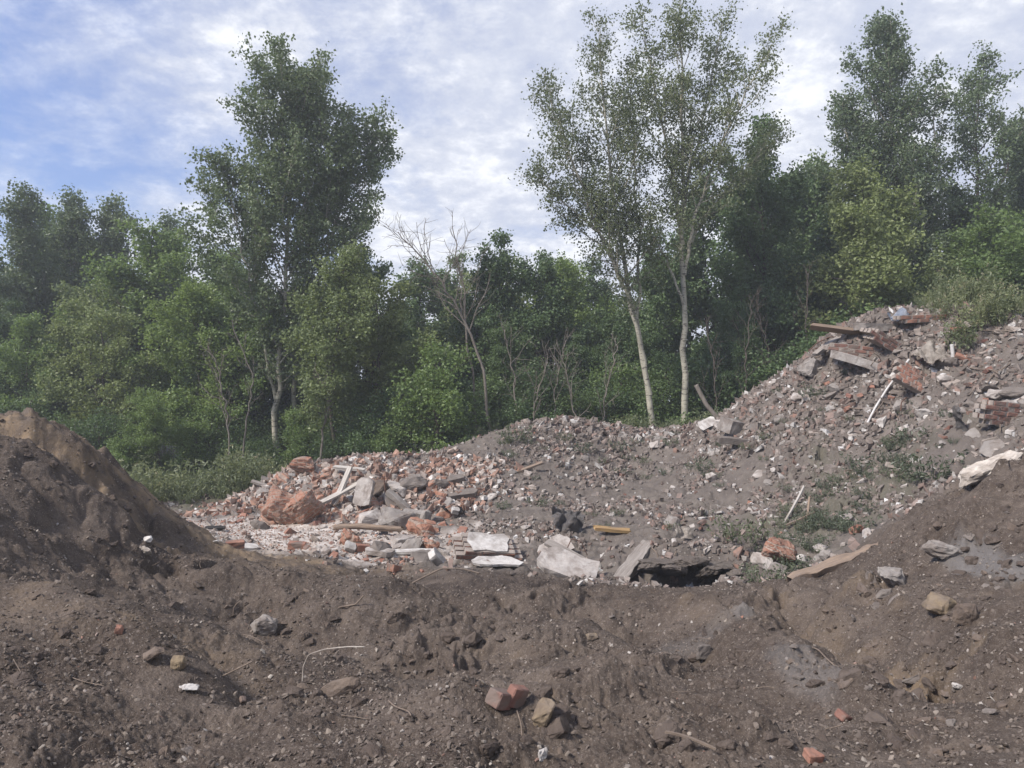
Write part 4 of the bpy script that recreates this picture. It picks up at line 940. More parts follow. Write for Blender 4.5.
# --- things on the right slope
mput('masonry_block', chunk(331, (0.62, 0.5, 0.5), M['wall'], 24, 0.3, 4, 0.08, 4), 779, 560, 'rounded lump of old brick and mortar at the foot of the right slope', 'masonry', (0.3, 0.2, 0.5), 0.08)
mput('concrete_chunk', chunk(51, (0.34, 0.26, 0.22), M['pale_concrete']), 713, 482, 'whitish angular chunk alone on the middle of the slope', 'concrete', (0.2, 0.5, 0.3), 0.08)
mput('white_rag', cloth(0.35, 0.22, M['cloth'], 8.8, 0.08), 683, 541, 'white torn rag hanging on the slope left of the old brick lump', 'rag', (1.0, 0.2, 0.3), 0.12)
for i, (px, py, d, m, lab) in enumerate([(810, 548, .22, 'black', 'dark round stone in the cluster of pale rocks at the slope foot'), (820, 551, .28, 'pale_concrete', 'pale rock at the right of the dark round stone'), (826, 559, .30, 'concrete', 'grey rock lowest in the cluster at the slope foot'), (800, 562, .25, 'white', 'whitish rock left of the cluster at the slope foot'),
        (845, 522, .30, 'concrete', 'tan flat rock below the green weeds on the right slope'), (856, 533, .26, 'brick', 'reddish rock right of the tan flat rock on the slope'), (866, 536, .22, 'pale_concrete', 'pale rock between the weeds and the dark heap'),
        (672, 527, .42, 'concrete', 'brownish block on the slope above the dark hollow'), (762, 566, .4, 'pale_concrete', 'pale crusty lump at the right end of the dark hollow'), (778, 574, .3, 'concrete', 'grey lump beside the pale crusty one by the hollow')]):
    mput('stone', chunk(60 + i, (d, d * .8, d * .62), M[m], 18, 0.35), px, py, lab, 'stone', (0.1 * i, 0.2, 0.7 * i), d * 0.15)
mput('timber_post', beam(1.6, 0.14, 0.11, M['wood'], 33, rag=0.16, rough=0.26, warp=0.012), 838, 563, 'long weathered timber half buried along the edge of the dark heap', 'timber', (0.2, -0.27, 0.28), -0.01)
mput('stick', beam(0.85, 0.035, 0.03, M['pale_wood'], 34), 794, 518, 'pale stick pointing up among splinters on the slope', 'stick', (0, -0.9, 0.5), 0.22)
mput('stick', beam(0.6, 0.03, 0.03, M['wood'], 35), 800, 524, 'brown splintered stick lying across the pale one', 'stick', (0, -0.35, 0.2), 0.08)
mput('stick', beam(0.55, 0.03, 0.03, M['wood'], 36), 808, 520, 'short steep stick right of the pale one', 'stick', (0, -1.0, 1.0), 0.14)
# ridge top rubble
mput('plastic_sheet', slab(0.5, 0.28, 0.03, M['white'], 37), 707, 430, 'bright white plate standing in the rubble on the ridge', 'plate', (0.9, -0.4, 0.2), 0.15)
mput('fallen_branch', hose([(0.55, 0, 0.0), (0.2, 0.05, 0.12), (-0.15, 0.1, 0.55), (-0.4, 0.15, 1.05)], 0.055, M['dead_bark']), 714, 428, 'thick bare branch leaning up from the ridge by the straight poplar', 'branch')
mput('concrete_slab', slab(0.6, 0.5, 0.3, M['concrete'], 38), 733, 432, 'pale grey concrete slab end on the ridge beneath the branch', 'slab', (0.2, 0.2, 0.4), 0.12)
mput('concrete_post', beam(1.0, 0.16, 0.14, M['grey_stone'], 39, rough=0.1), 740, 446, 'grey post lying across the ridge below the branch', 'post', (0.2, 0.06, 0.0), 0.07)
mput('concrete_chunk', chunk(71, (0.4, 0.35, 0.3), M['pale_concrete']), 567, 424, 'squarish pale stone alone on top of the middle ridge', 'concrete', (0, 0, .4), 0.1)
# ------------------------------------------------------------------ top of the high bank
mput('plank', beam(1.62, 0.22, 0.07, M['wood'], 43, rag=0.12), 848, 346, 'long splintered plank jutting over the end of the high bank', 'plank', (-0.35, 0.20, -0.15), 0.27)
mput('plank', beam(0.85, 0.16, 0.08, M['grey_wood'], 44, rag=0.1), 828, 352, 'short grey plank under the jutting one', 'plank', (0.1, -0.5, 0.4), 0.12)
mput('concrete_beam', beam(1.50, 0.22, 0.17, M['pale_concrete'], 45, rag=0.05, rough=0.05), 868, 374, 'pale concrete beam slanting down below the brick slab', 'beam', (0.1, 0.30, -0.2), 0.16)
mput('masonry_block', masonry(4, 3, 3, 46, 'brick_dark', 1.3), 858, 358, 'flat slab of dark bricks lying beneath the jutting plank', 'masonry', (0.1, 0.12, -0.15), 0.14)
mput('masonry_block', masonry(3, 3, 3, 47, 'brick_dark', 1.2), 886, 350, 'tilted dark brick piece to the right of the jutting plank', 'masonry', (0.2, 0.5, 0.2), 0.14)
mput('fallen_brickwork', masonry(4, 5, 1, 48, 'brick', 1.7, bl=0.155, bh=0.088, gap=0.010), 917, 393, 'panel of bright orange bricks leaning on the slope beside the pipe', 'masonry', (-0.5, 0.50, 0.05), 0.22)
b = hit(890, 402)
mput('pipe', hose([tuple(np.array(hit(a, c)) - b + (0, -0.05, 0.06 + e)) for a, c, e in ((866, 427, 0), (874, 413, .04), (886, 397, .08), (898, 384, .16), (908, 375, .24))], 0.022, M['plastic']), 890, 402, 'thin white plastic pipe bending down the slope from the brick panel', 'pipe')
mput('concrete_chunk', chunk(81, (0.75, 0.6, 0.5), M['concrete'], rough=0.1), 812, 374, 'rough grey lump at the tip of the high bank', 'concrete', (0.2, 0.3, 0.4), 0.1)
mput('dirty_sheet', cloth(0.75, 0.55, M['cloth'], 3.1, 0.22), 936, 362, 'crumpled dirty white sheet on the shoulder of the high bank', 'sheet', (0.5, -0.3, 0.2), 0.12)
mput('plastic_pipe', hose([(0, 0, -.1), (.02, 0, .15), (0, 0, .36)], 0.035, M['plastic']), 952, 364, 'short white pipe stub standing right of the dirty sheet', 'pipe')
mput('brick', brick_bm(320, 0.27, 0.13, 0.07, broken=False), 963, 361, 'lone orange brick right of the white pipe stub', 'brick', (0.5, 0.4, -0.4), 0.07)
mput('brick', brick_bm(321, 0.28, 0.14, 0.08, broken=False), 958, 334, 'orange brick on the crest under the tall weeds', 'brick', (0.2, 0.0, 0.3), 0.08)
mput('white_rag', cloth(0.3, 0.3, M['cloth'], 9.7, 0.12), 969, 331, 'white crumpled rag on the crest right of an orange brick', 'rag', (0.8, 0, 0), 0.12)
mput('concrete_slab', slab(1.0, 0.5, 0.15, M['concrete'], 82), 876, 333, 'grey concrete slab lying flat on the crest behind the plank', 'slab', (0.05, 0.02, 0.1), 0.10)
mput('plastic_bag', cloth(0.5, 0.35, M['blue_cloth'], 4.4, 0.2), 901, 330, 'pale blue crumpled plastic bag on the crest beside bricks', 'bag', (0.5, 0, 0.2), 0.12)
mput('masonry_block', masonry(3, 2, 2, 83, 'brick', 1.5), 921, 325, 'low row of orange bricks on the crest by the pale blue bag', 'masonry', (0.1, -0.05, 0.1), 0.12)
mput('plastic_sheet', chunk(777, (1.0, 0.52, 0.24), M['cloth'], 26, 0.3, 5, 0.16, 2.2), 988, 474, 'large crumpled off white plastic sheet lying above the dark heap', 'sheet', (0.1, -0.1, 0.15), 0.04, align=0.6)
mput('hanging_rag', cloth(0.52, 0.20, M['grey_cloth'], 7.3, 0.12), 958, 436, 'dark grey rag hanging down the slope like hair', 'rag', (0.1, 1.25, 0.3), 0.2)
mput('masonry_block', masonry(2, 5, 2, 84, 'brick_dark', 1.2), 1000, 424, 'little stack of red bricks beside the grey rag', 'masonry', (0.1, 0.1, 0.2), 0.16)
mput('concrete_chunk', chunk(85, (0.35, 0.3, 0.25), M['white']), 1012, 412, 'white chunk above the little stack of red bricks', 'concrete', (0.2, 0.2, 0.2), 0.08)
mput('concrete_chunk', chunk(86, (0.36, 0.2, 0.2), M['pale_concrete']), 945, 384, 'pale flat chip to the right of the orange brick panel', 'concrete', (0.6, 0.2, 0.2), 0.08)
# ------------------------------------------------------------------ dark heap on the right and the foreground
mput('boulder', chunk(91, (0.54, 0.26, 0.20), M['concrete'], 26, 0.1, rough=0.10), 944, 556, 'oblong grey boulder lying across the dark heap', 'boulder', (0.1, 0.14, 0.05), 0.05)
mput('boulder', chunk(92, (0.42, 0.34, 0.24), M['concrete'], 18, 0.3, rough=0.10), 893, 582, 'pale grey crusted boulder at the left side of the dark heap', 'boulder', (0.3, 0.2, 0.3), 0.04)
mput('boulder', chunk(93, (0.34, 0.28, 0.24), M['ochre_stone'], 18, 0.3), 938, 612, 'yellow ochre boulder below the oblong grey one', 'boulder', (0.3, 0.3, 0.3), 0.06)
mput('stone', chunk(94, (0.22, 0.17, 0.26), M['brown_stone'], 16, 0.3), 966, 622, 'upright brown stone right of the yellow ochre boulder', 'stone', (0.2, 0.2, 0.3), 0.06)
mput('boulder', chunk(97, (0.30, 0.27, 0.25), M['concrete'], 14, 0.65, rough=0.07), 264, 633, 'grey angular rock on the dark earth at left of the hollow', 'boulder', (0.2, 0.15, 0.35), 0.07)
mput('stone', chunk(96, (0.27, 0.13, 0.12), M['brown_stone'], 26, 0.1, rough=0.04), 341, 693, 'smooth brown oval stone under the bent wire', 'stone', (0.1, -0.25, 0.25), 0.03)
b = hit(320, 680)
mput('wire', hose([(-0.10, 0.0, -0.05), (-0.095, 0.01, 0.12), (-0.06, 0.02, 0.20), (0.05, 0.03, 0.235), (0.22, 0.04, 0.25), (0.34, 0.05, 0.245)], 0.0042, M['cloth']), 316, 684, 'stiff pale wire bent in a right angle over the dark earth', 'wire')
mput('brick', brick_bm(335, 0.11, 0.06, 0.11, 'brick_dark', broken=False), 516, 706, 'red ribbed brick piece standing against the pinkish half brick', 'brick', (0.25, 0.35, 0.75), 0.05)
mput('brick', brick_bm(330, 0.125, 0.095, 0.085, 'brick_dark', broken=False), 500, 709, 'pinkish grey half brick lying left of the red ribbed piece', 'brick', (0.2, 0.35, 0.9), 0.05)
mput('stone', chunk(98, (0.16, 0.13, 0.17), M['ochre_stone'], 12, 0.4), 543, 722, 'ochre pointed rock right of the broken red bricks', 'stone', (0.2, 0.1, 0.4), 0.05)
mput('plaster_lump', chunk(99, (0.07, 0.05, 0.10), M['white'], 14, 0.3, rough=0.12), 541, 756, 'smear of white plaster near the lower edge below the ochre rock', 'plaster', (0.3, 0.2, 0.4), 0.0)
mput('stone', chunk(100, (0.22, 0.16, 0.17), M['grey_stone'], 9, 0.3), 704, 658, 'dark wedge shaped stone on the ridge in front of the hollow', 'stone', (0.1, 0.1, 0.4), 0.05)
mput('brick', brick_bm(331, 0.10, 0.07, 0.045, 'brick'), 812, 762, 'brown brick end at the bottom edge on the right', 'brick', (0.2, 0.1, 0.3), 0.03)
mput('brick', brick_bm(332, 0.12, 0.07, 0.05, 'brick_dark'), 845, 720, 'dark red tile shard in the furrow on the right', 'brick', (0.4, 0.4, 0.6), 0.02)
mput('stick', beam(0.26, 0.014, 0.012, M['root'], 101, warp=0.05), 690, 745, 'short dry stick on the dark earth near the lower edge', 'stick', (0, 0.15, -0.35), 0.02)
mput('root', hose([(-0.55, 0.0, 0.0), (-0.30, 0.1, 0.14), (0.0, 0.2, 0.27), (0.25, 0.25, 0.25), (0.45, 0.25, 0.2)], 0.010, M['root']), 440, 596, 'long thin root arching over the dark bank in front of the tiled piece', 'root')
mput('root', hose([(-0.22, 0, 0), (-0.05, .05, .05), (0.12, .05, .08), (0.2, .05, .17)], 0.008, M['root']), 343, 614, 'thin root curled on the slope above the hollow', 'root')
mput('wire', hose([(0, 0, -.03), (0.005, 0, .08), (.04, 0, .13), (.07, .01, .15)], 0.005, M['root']), 233, 616, 'short hooked root sticking up left of the grey angular rock', 'root')
mput('plaster_lump', chunk(102, (0.13, 0.10, 0.10), M['white'], 12, 0.3), 148, 542, 'upper white lump in the face of the brown mound', 'plaster', (0.2, 0, 0), 0.03)
mput('plaster_lump', chunk(103, (0.16, 0.10, 0.20), M['cloth'], 14, 0.3, rough=0.12), 146, 552, 'lower dirty white lump in the face of the brown mound', 'plaster', (0.6, 0, 0), 0.0)
mput('plaster_lump', chunk(104, (0.15, 0.10, 0.045), M['white'], 16, 0.3, rough=0.1), 190, 690, 'flat white lump of plaster in the foreground on the left', 'plaster', (0.1, 0.1, 0.3), 0.01)
mput('brick', brick_bm(333, 0.07, 0.05, 0.04, 'brick'), 121, 633, 'small orange brick end on the left foreground hump', 'brick', (0.2, 0.2, 0.4), 0.02)
mput('brick', brick_bm(334, 0.06, 0.045, 0.04, 'brick'), 244, 704, 'tiny orange brick crumb in the foreground on the left', 'brick', (0.5, 0.2, 0.7), 0.02)
mput('stone', chunk(105, (0.15, 0.12, 0.11), M['brown_stone'], 14, 0.3), 154, 662, 'tan stone beside a dark clod in the left foreground', 'stone', (0.2, 0.1, 0.3), 0.04)
mput('stone', chunk(106, (0.12, 0.10, 0.11), M['ochre_stone'], 14, 0.3), 178, 668, 'ochre stone right of the tan one in the left foreground', 'stone', (0.2, 0.1, 0.3), 0.03)
mput('stone', chunk(107, (0.14, 0.10, 0.07), M['ochre_stone'], 14, 0.3), 592, 640, 'yellowish flat stone in front of the timber post', 'stone', (0.2, 0.1, 0.3), 0.03)
mput('plaster_lump', chunk(108, (0.11, 0.08, 0.04), M['white'], 14, 0.3, rough=0.14), 958, 688, 'crumbled white plaster on the right foreground slope', 'plaster', (0.2, 0.1, 0.3), 0.01)
# roots and lumps at the lip of the dark hollow
for i, (xx, w_, dy) in enumerate([(2.12, .70, .04), (2.55, .60, -.03), (2.95, .66, .05), (2.32, .46, -.16), (2.78, .42, -.15), (3.15, .42, -.12), (1.95, .40, -.12)]):
    o = link('soil_clump', chunk(700 + i, (w_, .62, 0.13 + .03 * (i % 3)), M['ground'], 22, 0.3, 4, 0.12, 3.5), None, (xx, 11.02 + dy, 0.20 + 0.05 * math.sin(i * 2.3) - 0.10 * (i > 2)))
    at_ = o.data.attributes.new('rubble', 'FLOAT', 'POINT'); at_.data.foreach_set('value', np.full(len(o.data.vertices), 0.85, dtype=np.float32))
    o.rotation_euler = (-0.12 - 0.25 * (i > 2), 0.1 * math.sin(i * 3.1), 0.3 * math.sin(i * 1.7))
    tag(o, 'crumbling lump of soil overhanging the dark hollow', 'soil clump', 'soil lumps over the dark hollow')
for i, (px, py) in enumerate([(652, 560), (676, 563), (702, 566), (728, 570)]):
    q = hit(px, py - 8); rng = random.Random(i)
    o = link('root', hose([(0, 0, 0.05), (rng.uniform(-.1, .1), -.12, -.02), (rng.uniform(-.1, .1), -.14, -.2), (rng.uniform(-.15, .15), -.12, -.34)], 0.009, M['root'], 5, 14), None, tuple(q))
    tag(o, 'thin root dangling from the broken lip into the dark hollow', 'root', 'roots dangling into the dark hollow')


# ------------------------------------------------------------------ scattered pieces
def base_set(n, seed, kind):
    out = []
    for i in range(n):
        rng = random.Random(seed + i)
        if kind == 'brick': out.append(brick_bm(seed + i, 0.24, 0.14, 0.09, 'brick' if i % 3 else 'brick_dark'))
        else:
            m, bx, flat = {'concrete': (['concrete', 'pale_concrete', 'grey_stone', 'concrete'][i % 4], 0.55, 0.6), 'stone': (['brown_stone', 'grey_stone', 'brown_stone'][i % 3], 0.3, 0.7), 'clod': ('clod', 0.15, 0.75),
                           'white': ('white', 0.6, 0.35), 'mortar': ('mortar', 0.5, 0.6)}[kind]
            out.append(chunk(seed + i, (0.24, 0.24 * rng.uniform(.6, .95), 0.24 * flat * rng.uniform(.7, 1.1)), M[m], rng.choice((11, 14, 18)), bx, 2, 0.09 if kind == 'clod' else 0.06))
    return out
BS = {k: base_set(n, s, k) for k, n, s in (('brick', 9, 1000), ('concrete', 10, 1100), ('stone', 8, 1200), ('clod', 8, 1300), ('white', 5, 1400), ('mortar', 5, 1500))}
NAMES = {'brick': 'brick_fragment', 'concrete': 'concrete_fragment', 'stone': 'stone', 'clod': 'earth_clod', 'white': 'plaster_fragment', 'mortar': 'mortar_lump'}
def scatter(kind, n, poly, smin, smax, label, group, seed, power=2.0, sink=0.30, clump=True):
    """n pieces on the ground seen inside a pixel box (x0, y0, x1, y1) or polygon, their sizes falling off"""
    rng = random.Random(seed); k = 0; guard = 0
    xs = [p[0] for p in poly]; ys = [p[1] for p in poly]
    def inside(a, b):
        c = False
        for i in range(len(poly)):
            (x1, y1), (x2, y2) = poly[i], poly[i - 1]
            if (y1 > b) != (y2 > b) and a < (x2 - x1) * (b - y1) / (y2 - y1) + x1: c = not c
        return c
    while k < n and guard < 20 * n:
        guard += 1
        a, b = rng.uniform(min(xs), max(xs)), rng.uniform(min(ys), max(ys))
        if not inside(a, b): continue
        if clump and 0.45 + 1.3 * float(gn(np.array([a * 0.028]), np.array([b * 0.045]), 300 + seed)[0]) < rng.random(): continue
        p = hit(a, b)
        if p[1] > 30: continue
        s = (smin + (smax - smin) * rng.random() ** power) / 0.24
        o = bpy.data.objects.new(NAMES[kind], rng.choice(BS[kind])); COL.objects.link(o)
        o.location = (p[0], p[1], p[2] + 0.24 * s * (0.25 - sink))
        o.rotation_euler = (rng.uniform(-.6, .6), rng.uniform(-.6, .6), rng.uniform(0, 6.28)); o.scale = (s * rng.uniform(.85, 1.25), s, s * rng.uniform(.8, 1.1))
        tag(o, label, {'brick': 'brick', 'concrete': 'concrete', 'stone': 'stone', 'clod': 'clod', 'white': 'plaster', 'mortar': 'mortar', 'wall': 'masonry', 'twig': 'twig'}[kind], group); k += 1
PILE = [(250, 490), (300, 472), (345, 468), (395, 475), (440, 470), (465, 500), (470, 545), (440, 572), (380, 560), (330, 545), (262, 530)]
FLAT = [(190, 512), (260, 528), (340, 540), (440, 560), (440, 578), (380, 575), (300, 560), (215, 545)]
TAIL = [(195, 508), (215, 500), (262, 490), (275, 525), (200, 522)]
SLOPE = [(480, 445), (560, 424), (690, 434), (740, 445), (800, 470), (800, 560), (640, 545), (520, 540), (470, 500)]
RIDGE = [(560, 420), (640, 430), (700, 428), (750, 405), (790, 385), (800, 400), (740, 445), (640, 446), (560, 434)]
BANK = [(800, 370), (830, 345), (900, 335), (1024, 330), (1024, 470), (930, 480), (880, 470), (800, 440), (740, 440)]
LOW = [(760, 480), (890, 470), (930, 490), (880, 530), (820, 575), (740, 570)]
FRONTR = [(840, 575), (920, 530), (1024, 480), (1024, 700), (900, 680), (840, 620)]
FRONT = [(0, 600), (200, 560), (400, 610), (640, 600), (840, 600), (1024, 640), (1024, 766), (0, 766)]
FURROW = [(770, 600), (850, 610), (1024, 700), (1024, 766), (860, 766), (800, 690)]
HOLLOW = [(220, 590), (420, 590), (460, 690), (260, 700)]
scatter('brick', 95, PILE, .10, .34, 'broken brick lying in the rubble pile by the wood', 'broken bricks in the rubble pile', 1, 2)
scatter('concrete', 50, PILE, .10, .50, 'grey lump of concrete lying in the rubble pile by the wood', 'concrete lumps in the rubble pile', 2, 2.5)
scatter('mortar', 50, PILE, .10, .36, 'pinkish lump of mortar lying in the rubble pile by the wood', 'mortar lumps in the rubble pile', 3, 2)
scatter('white', 24, PILE, .08, .26, 'white scrap of plaster in the rubble pile by the wood', 'plaster scraps in the rubble pile', 4, 2)
BS['wall'] = [chunk(1600 + i, (.24, .24 * (0.6 + .08 * (i % 4)), .2), M['wall'], 20, 0.5, 3, 0.08, 4) for i in range(5)]; NAMES['wall'] = 'masonry_lump'
scatter('wall', 22, PILE, .28, .62, 'orange brown lump of brickwork among smaller pieces of the pile', 'brickwork lumps in the pile', 41, 1.5, 0.2)
scatter('concrete', 24, PILE, .32, .72, 'big grey concrete block among smaller pieces of the pile', 'big concrete blocks in the pile', 42, 1.5, 0.2)
scatter('concrete', 46, [(805, 365), (830, 348), (920, 335), (1024, 345), (1024, 450), (930, 450), (820, 420)], .14, .50, 'grey slab like lump in the loose ledges of the high bank', 'lumps in the ledges of the high bank', 43, 1.6, 0.25)
scatter('brick', 60, TAIL, .08, .24, 'orange brick fragment at the left tail of the rubble pile', 'brick fragments at the tail of the pile', 5, 1.6)
scatter('brick', 22, FLAT, .06, .18, 'small orange brick fragment on the pale crushed flat', 'brick fragments on the crushed flat', 6, 2)
scatter('white', 22, FLAT, .05, .16, 'small white plaster fragment on the pale crushed flat', 'plaster fragments on the crushed flat', 7, 2)
scatter('concrete', 62, SLOPE, .08, .34, 'greyish rubble lump on the long slope in the middle', 'rubble lumps on the long slope', 8, 3)
scatter('brick', 26, SLOPE, .08, .20, 'reddish brick fragment on the long slope in the middle', 'brick fragments on the long slope', 9, 2)
scatter('white', 26, SLOPE, .06, .18, 'whitish fragment on the long slope in the middle', 'whitish fragments on the long slope', 10, 2)
scatter('concrete', 40, RIDGE, .12, .55, 'grey rubble lump along the crest of the ridge', 'rubble lumps along the ridge crest', 11, 2.2)
scatter('concrete', 50, BANK, .10, .45, 'grey rubble lump on the steep high bank', 'rubble lumps on the high bank', 12, 2.4)
scatter('mortar', 60, BANK, .10, .36, 'tan mortar lump on the steep high bank', 'mortar lumps on the high bank', 13, 2.2)
scatter('brick', 30, BANK, .10, .26, 'reddish brick fragment on the steep high bank', 'brick fragments on the high bank', 14, 2)
scatter('white', 22, BANK, .07, .22, 'whitish fragment on the steep high bank', 'whitish fragments on the high bank', 15, 2)
scatter('concrete', 18, LOW, .08, .28, 'grey rubble lump at the weedy foot of the bank', 'rubble lumps at the weedy foot of the bank', 16, 2.4)
scatter('stone', 60, FRONTR, .06, .22, 'brown stone on the dark heap at the right', 'brown stones on the dark heap', 17, 2.4)
scatter('stone', 45, FURROW, .04, .14, 'brown stone in the furrows of the right foreground', 'brown stones in the right furrows', 18, 2.2)
scatter('clod', 90, FRONT, .05, .19, 'dark clod of earth on the churned foreground', 'earth clods in the foreground', 19, 2.2)
scatter('clod', 40, [(0, 415), (60, 428), (110, 458), (170, 510), (230, 560), (280, 600), (200, 600), (120, 560), (0, 470)], .05, .20, 'dry clod of earth on the big brown mound', 'earth clods on the brown mound', 30, 2)
scatter('clod', 60, HOLLOW, .05, .17, 'dark clod of earth in the hollow below the mound', 'earth clods in the hollow', 20, 2)
scatter('stone', 70, FRONT, .03, .10, 'small stone on the churned dark foreground', 'small stones in the foreground', 21, 2.2)
scatter('stone', 30, HOLLOW, .04, .12, 'small stone in the hollow below the mound', 'small stones in the hollow', 22, 2)

scatter('clod', 60, [(380, 590), (640, 600), (830, 590), (1000, 650), (1024, 740), (700, 760), (420, 740)], .10, .26, 'larger broken clod of earth on the churned ground in the middle', 'larger clods in the middle of the foreground', 44, 1.8, 0.34)
scatter('clod', 40, [(880, 560), (940, 505), (1024, 475), (1024, 620), (900, 620)], .08, .22, 'clod of earth on the face of the dark heap', 'clods on the face of the dark heap', 45, 1.8, 0.34)
BS['twig'] = [hose([(-.5, 0, 0), (-.2, .06 * (-1) ** i, .07), (.15, .02 * i, .06), (.5, .1, .02 + .04 * i)], 0.014, M['root'], 5, 12) for i in range(4)]; NAMES['twig'] = 'twig'
scatter('twig', 26, FRONT, .03, .09, 'thin dry twig lying on the churned foreground', 'twigs in the foreground', 46, 1.6, 0.1)
scatter('twig', 26, BANK, .07, .22, 'dry twig lying among the rubble of the high bank', 'twigs among the rubble', 47, 1.6, 0.1)
for i, (px, py, a, lab) in enumerate([(824, 352, .3, 'upper of the rusty rods sticking out under the jutting plank'), (826, 357, -.1, 'lower of the rusty rods sticking out under the jutting plank'), (395, 490, .8, 'bent rusty rod rising from the top of the pile by the flat grey boulder'), (905, 412, .2, 'thin rusty rod lying across the bank below the pipe')]):
    mput('rusty_rod', hose([(-.35, 0, .02), (-.1, .04, .10 + .1 * abs(a)), (.2, 0, .12 + .2 * abs(a)), (.4, .05, .05 + .5 * a * a)], 0.011, M['rust'], 6, 20), px, py, lab, 'rod', (0, -a, .3 * i), 0.08)

# what nobody could count: fine rubble and pebbles, one mesh per kind of ground
def gravel(name, N, poly_xy, zone, smin, smax, mat, label, seed, dist_pow=1.0, angular=True):
    rng = np.random.default_rng(seed)
    x0, x1, y0, y1 = poly_xy
    if dist_pow: # denser near the viewpoint
        r = np.sqrt(rng.random(N * 4)) ; yy = y0 + (y1 - y0) * rng.random(N * 4) ** dist_pow; xx = rng.uniform(-1, 1, N * 4) * 0.72 * yy
    else: xx = rng.uniform(x0, x1, N * 4); yy = rng.uniform(y0, y1, N * 4)
    zz = zone(xx, yy); keep = rng.random(len(xx)) < zz
    xx = xx[keep][:N]; yy = yy[keep][:N]; n = len(xx)
    hh = height(xx, yy)
    s = smin + (smax - smin) * rng.random(n) ** 3.2
    t = (1 + 5 ** .5) / 2
    ico = np.array([(-1, t, 0), (1, t, 0), (-1, -t, 0), (1, -t, 0), (0, -1, t), (0, 1, t), (0, -1, -t), (0, 1, -t), (t, 0, -1), (t, 0, 1), (-t, 0, -1), (-t, 0, 1)], float) / 1.9
    fc = np.array([(0, 11, 5), (0, 5, 1), (0, 1, 7), (0, 7, 10), (0, 10, 11), (1, 5, 9), (5, 11, 4), (11, 10, 2), (10, 7, 6), (7, 1, 8), (3, 9, 4), (3, 4, 2), (3, 2, 6), (3, 6, 8), (3, 8, 9), (4, 9, 5), (2, 4, 11), (6, 2, 10), (8, 6, 7), (9, 8, 1)])
    if angular:
        ico = np.array([(-1, -1, -1), (1, -1, -1), (1, 1, -1), (-1, 1, -1), (-1, -1, 1), (1, -1, 1), (1, 1, 1), (-1, 1, 1)], float) * 0.72
        fc = np.array([(0, 3, 2), (0, 2, 1), (4, 5, 6), (4, 6, 7), (0, 1, 5), (0, 5, 4), (1, 2, 6), (1, 6, 5), (2, 3, 7), (2, 7, 6), (3, 0, 4), (3, 4, 7)])
    k_ = len(ico)
    V = ico[None] * rng.uniform(0.62, 1.15, (n, k_, 1)) * (rng.uniform(0.75, 1.1, (n, k_, 3)) if angular else 1) * (s[:, None, None] / 2) * rng.uniform(0.6, 1.35, (n, 1, 3)) * np.array((1, 1, 0.72))
    a = rng.uniform(0, 6.28, n); c, si = np.cos(a)[:, None], np.sin(a)[:, None]
    X = V[..., 0] * c - V[..., 1] * si; Y = V[..., 0] * si + V[..., 1] * c
    tx, ty = rng.normal(0, .45, (2, n, 1)); Z = V[..., 2] + tx * X + ty * Y
    co = np.stack([X + xx[:, None], Y + yy[:, None], Z + (hh + s * 0.12)[:, None]], -1).reshape(-1, 3)
    fs = (fc[None] + (np.arange(n) * k_)[:, None, None]).reshape(-1, 3)
    return tag(link(name, mesh_np(name, co, fs, mat)), label, name.replace('_', ' '), kind='stuff')
def z_rub(x, y):
    z = zones(x, y); return z['rubble'] * (1 - 0.92 * z['pale']) * np.maximum(0.55 * blob(x, y, 7.6, 14.6, 3.6, 2.0), 0.06 + 0.94 * sst(-0.15, 0.45, fbm(x, y, 0.75, 4, 88))) * (1 - sst(21, 23, y))
def z_pale(x, y): return zones(x, y)['pale']
def z_pile(x, y): return np.clip(blob(x, y, -2.9, 16.7, 3.0, 1.6) + 0.8 * blob(x, y, -5.6, 17.2, 1.6, 1.2), 0, 1)
def z_crest(x, y):
    P_ = [tuple(pix(a, b, D)[:2]) for a, b, D in ((560, 420, 20.2), (620, 428, 20.8), (690, 432, 21), (720, 420, 20), (760, 388, 18.2), (800, 366, 17.2), (830, 345, 16.4), (880, 332, 15.6))]
    return along_line(x, y + 0.7, P_, 1.1) * (1 - sst(21.5, 23, y))
def z_soil(x, y): return (1 - zones(x, y)['rubble']) * (0.3 + 0.7 * sst(-0.3, 0.4, fbm(x, y, 1.0, 3, 99)))
gravel('fine_rubble', 46000, (-9, 13, 9, 22), z_rub, .015, .145, M['rubble'], 'fine grey and reddish rubble strewn over the slopes', 201, 0)
gravel('fine_rubble', 9000, (0, 9, 14, 22), z_crest, .03, .22, M['rubble'], 'angular rubble lying thick along the crest of the ridge', 205, 0)
gravel('brick_rubble', 6500, (-8.5, 0.5, 12, 19.5), z_pale, .012, .06, M['brick_rubble'], 'crushed white and orange brick spread over the flat', 202, 0)
gravel('brick_rubble', 6500, (-8, 0.5, 14, 19), z_pile, .03, .24, M['brick_rubble'], 'crushed brick filling the rubble pile by the wood', 203, 0)
gravel('soil_crumbs', 52000, (-9, 9, 2.2, 11), z_soil, .005, .036, M['pebbles'], 'crumbs of earth and pebbles over the dark soil', 204, 1.0, False)


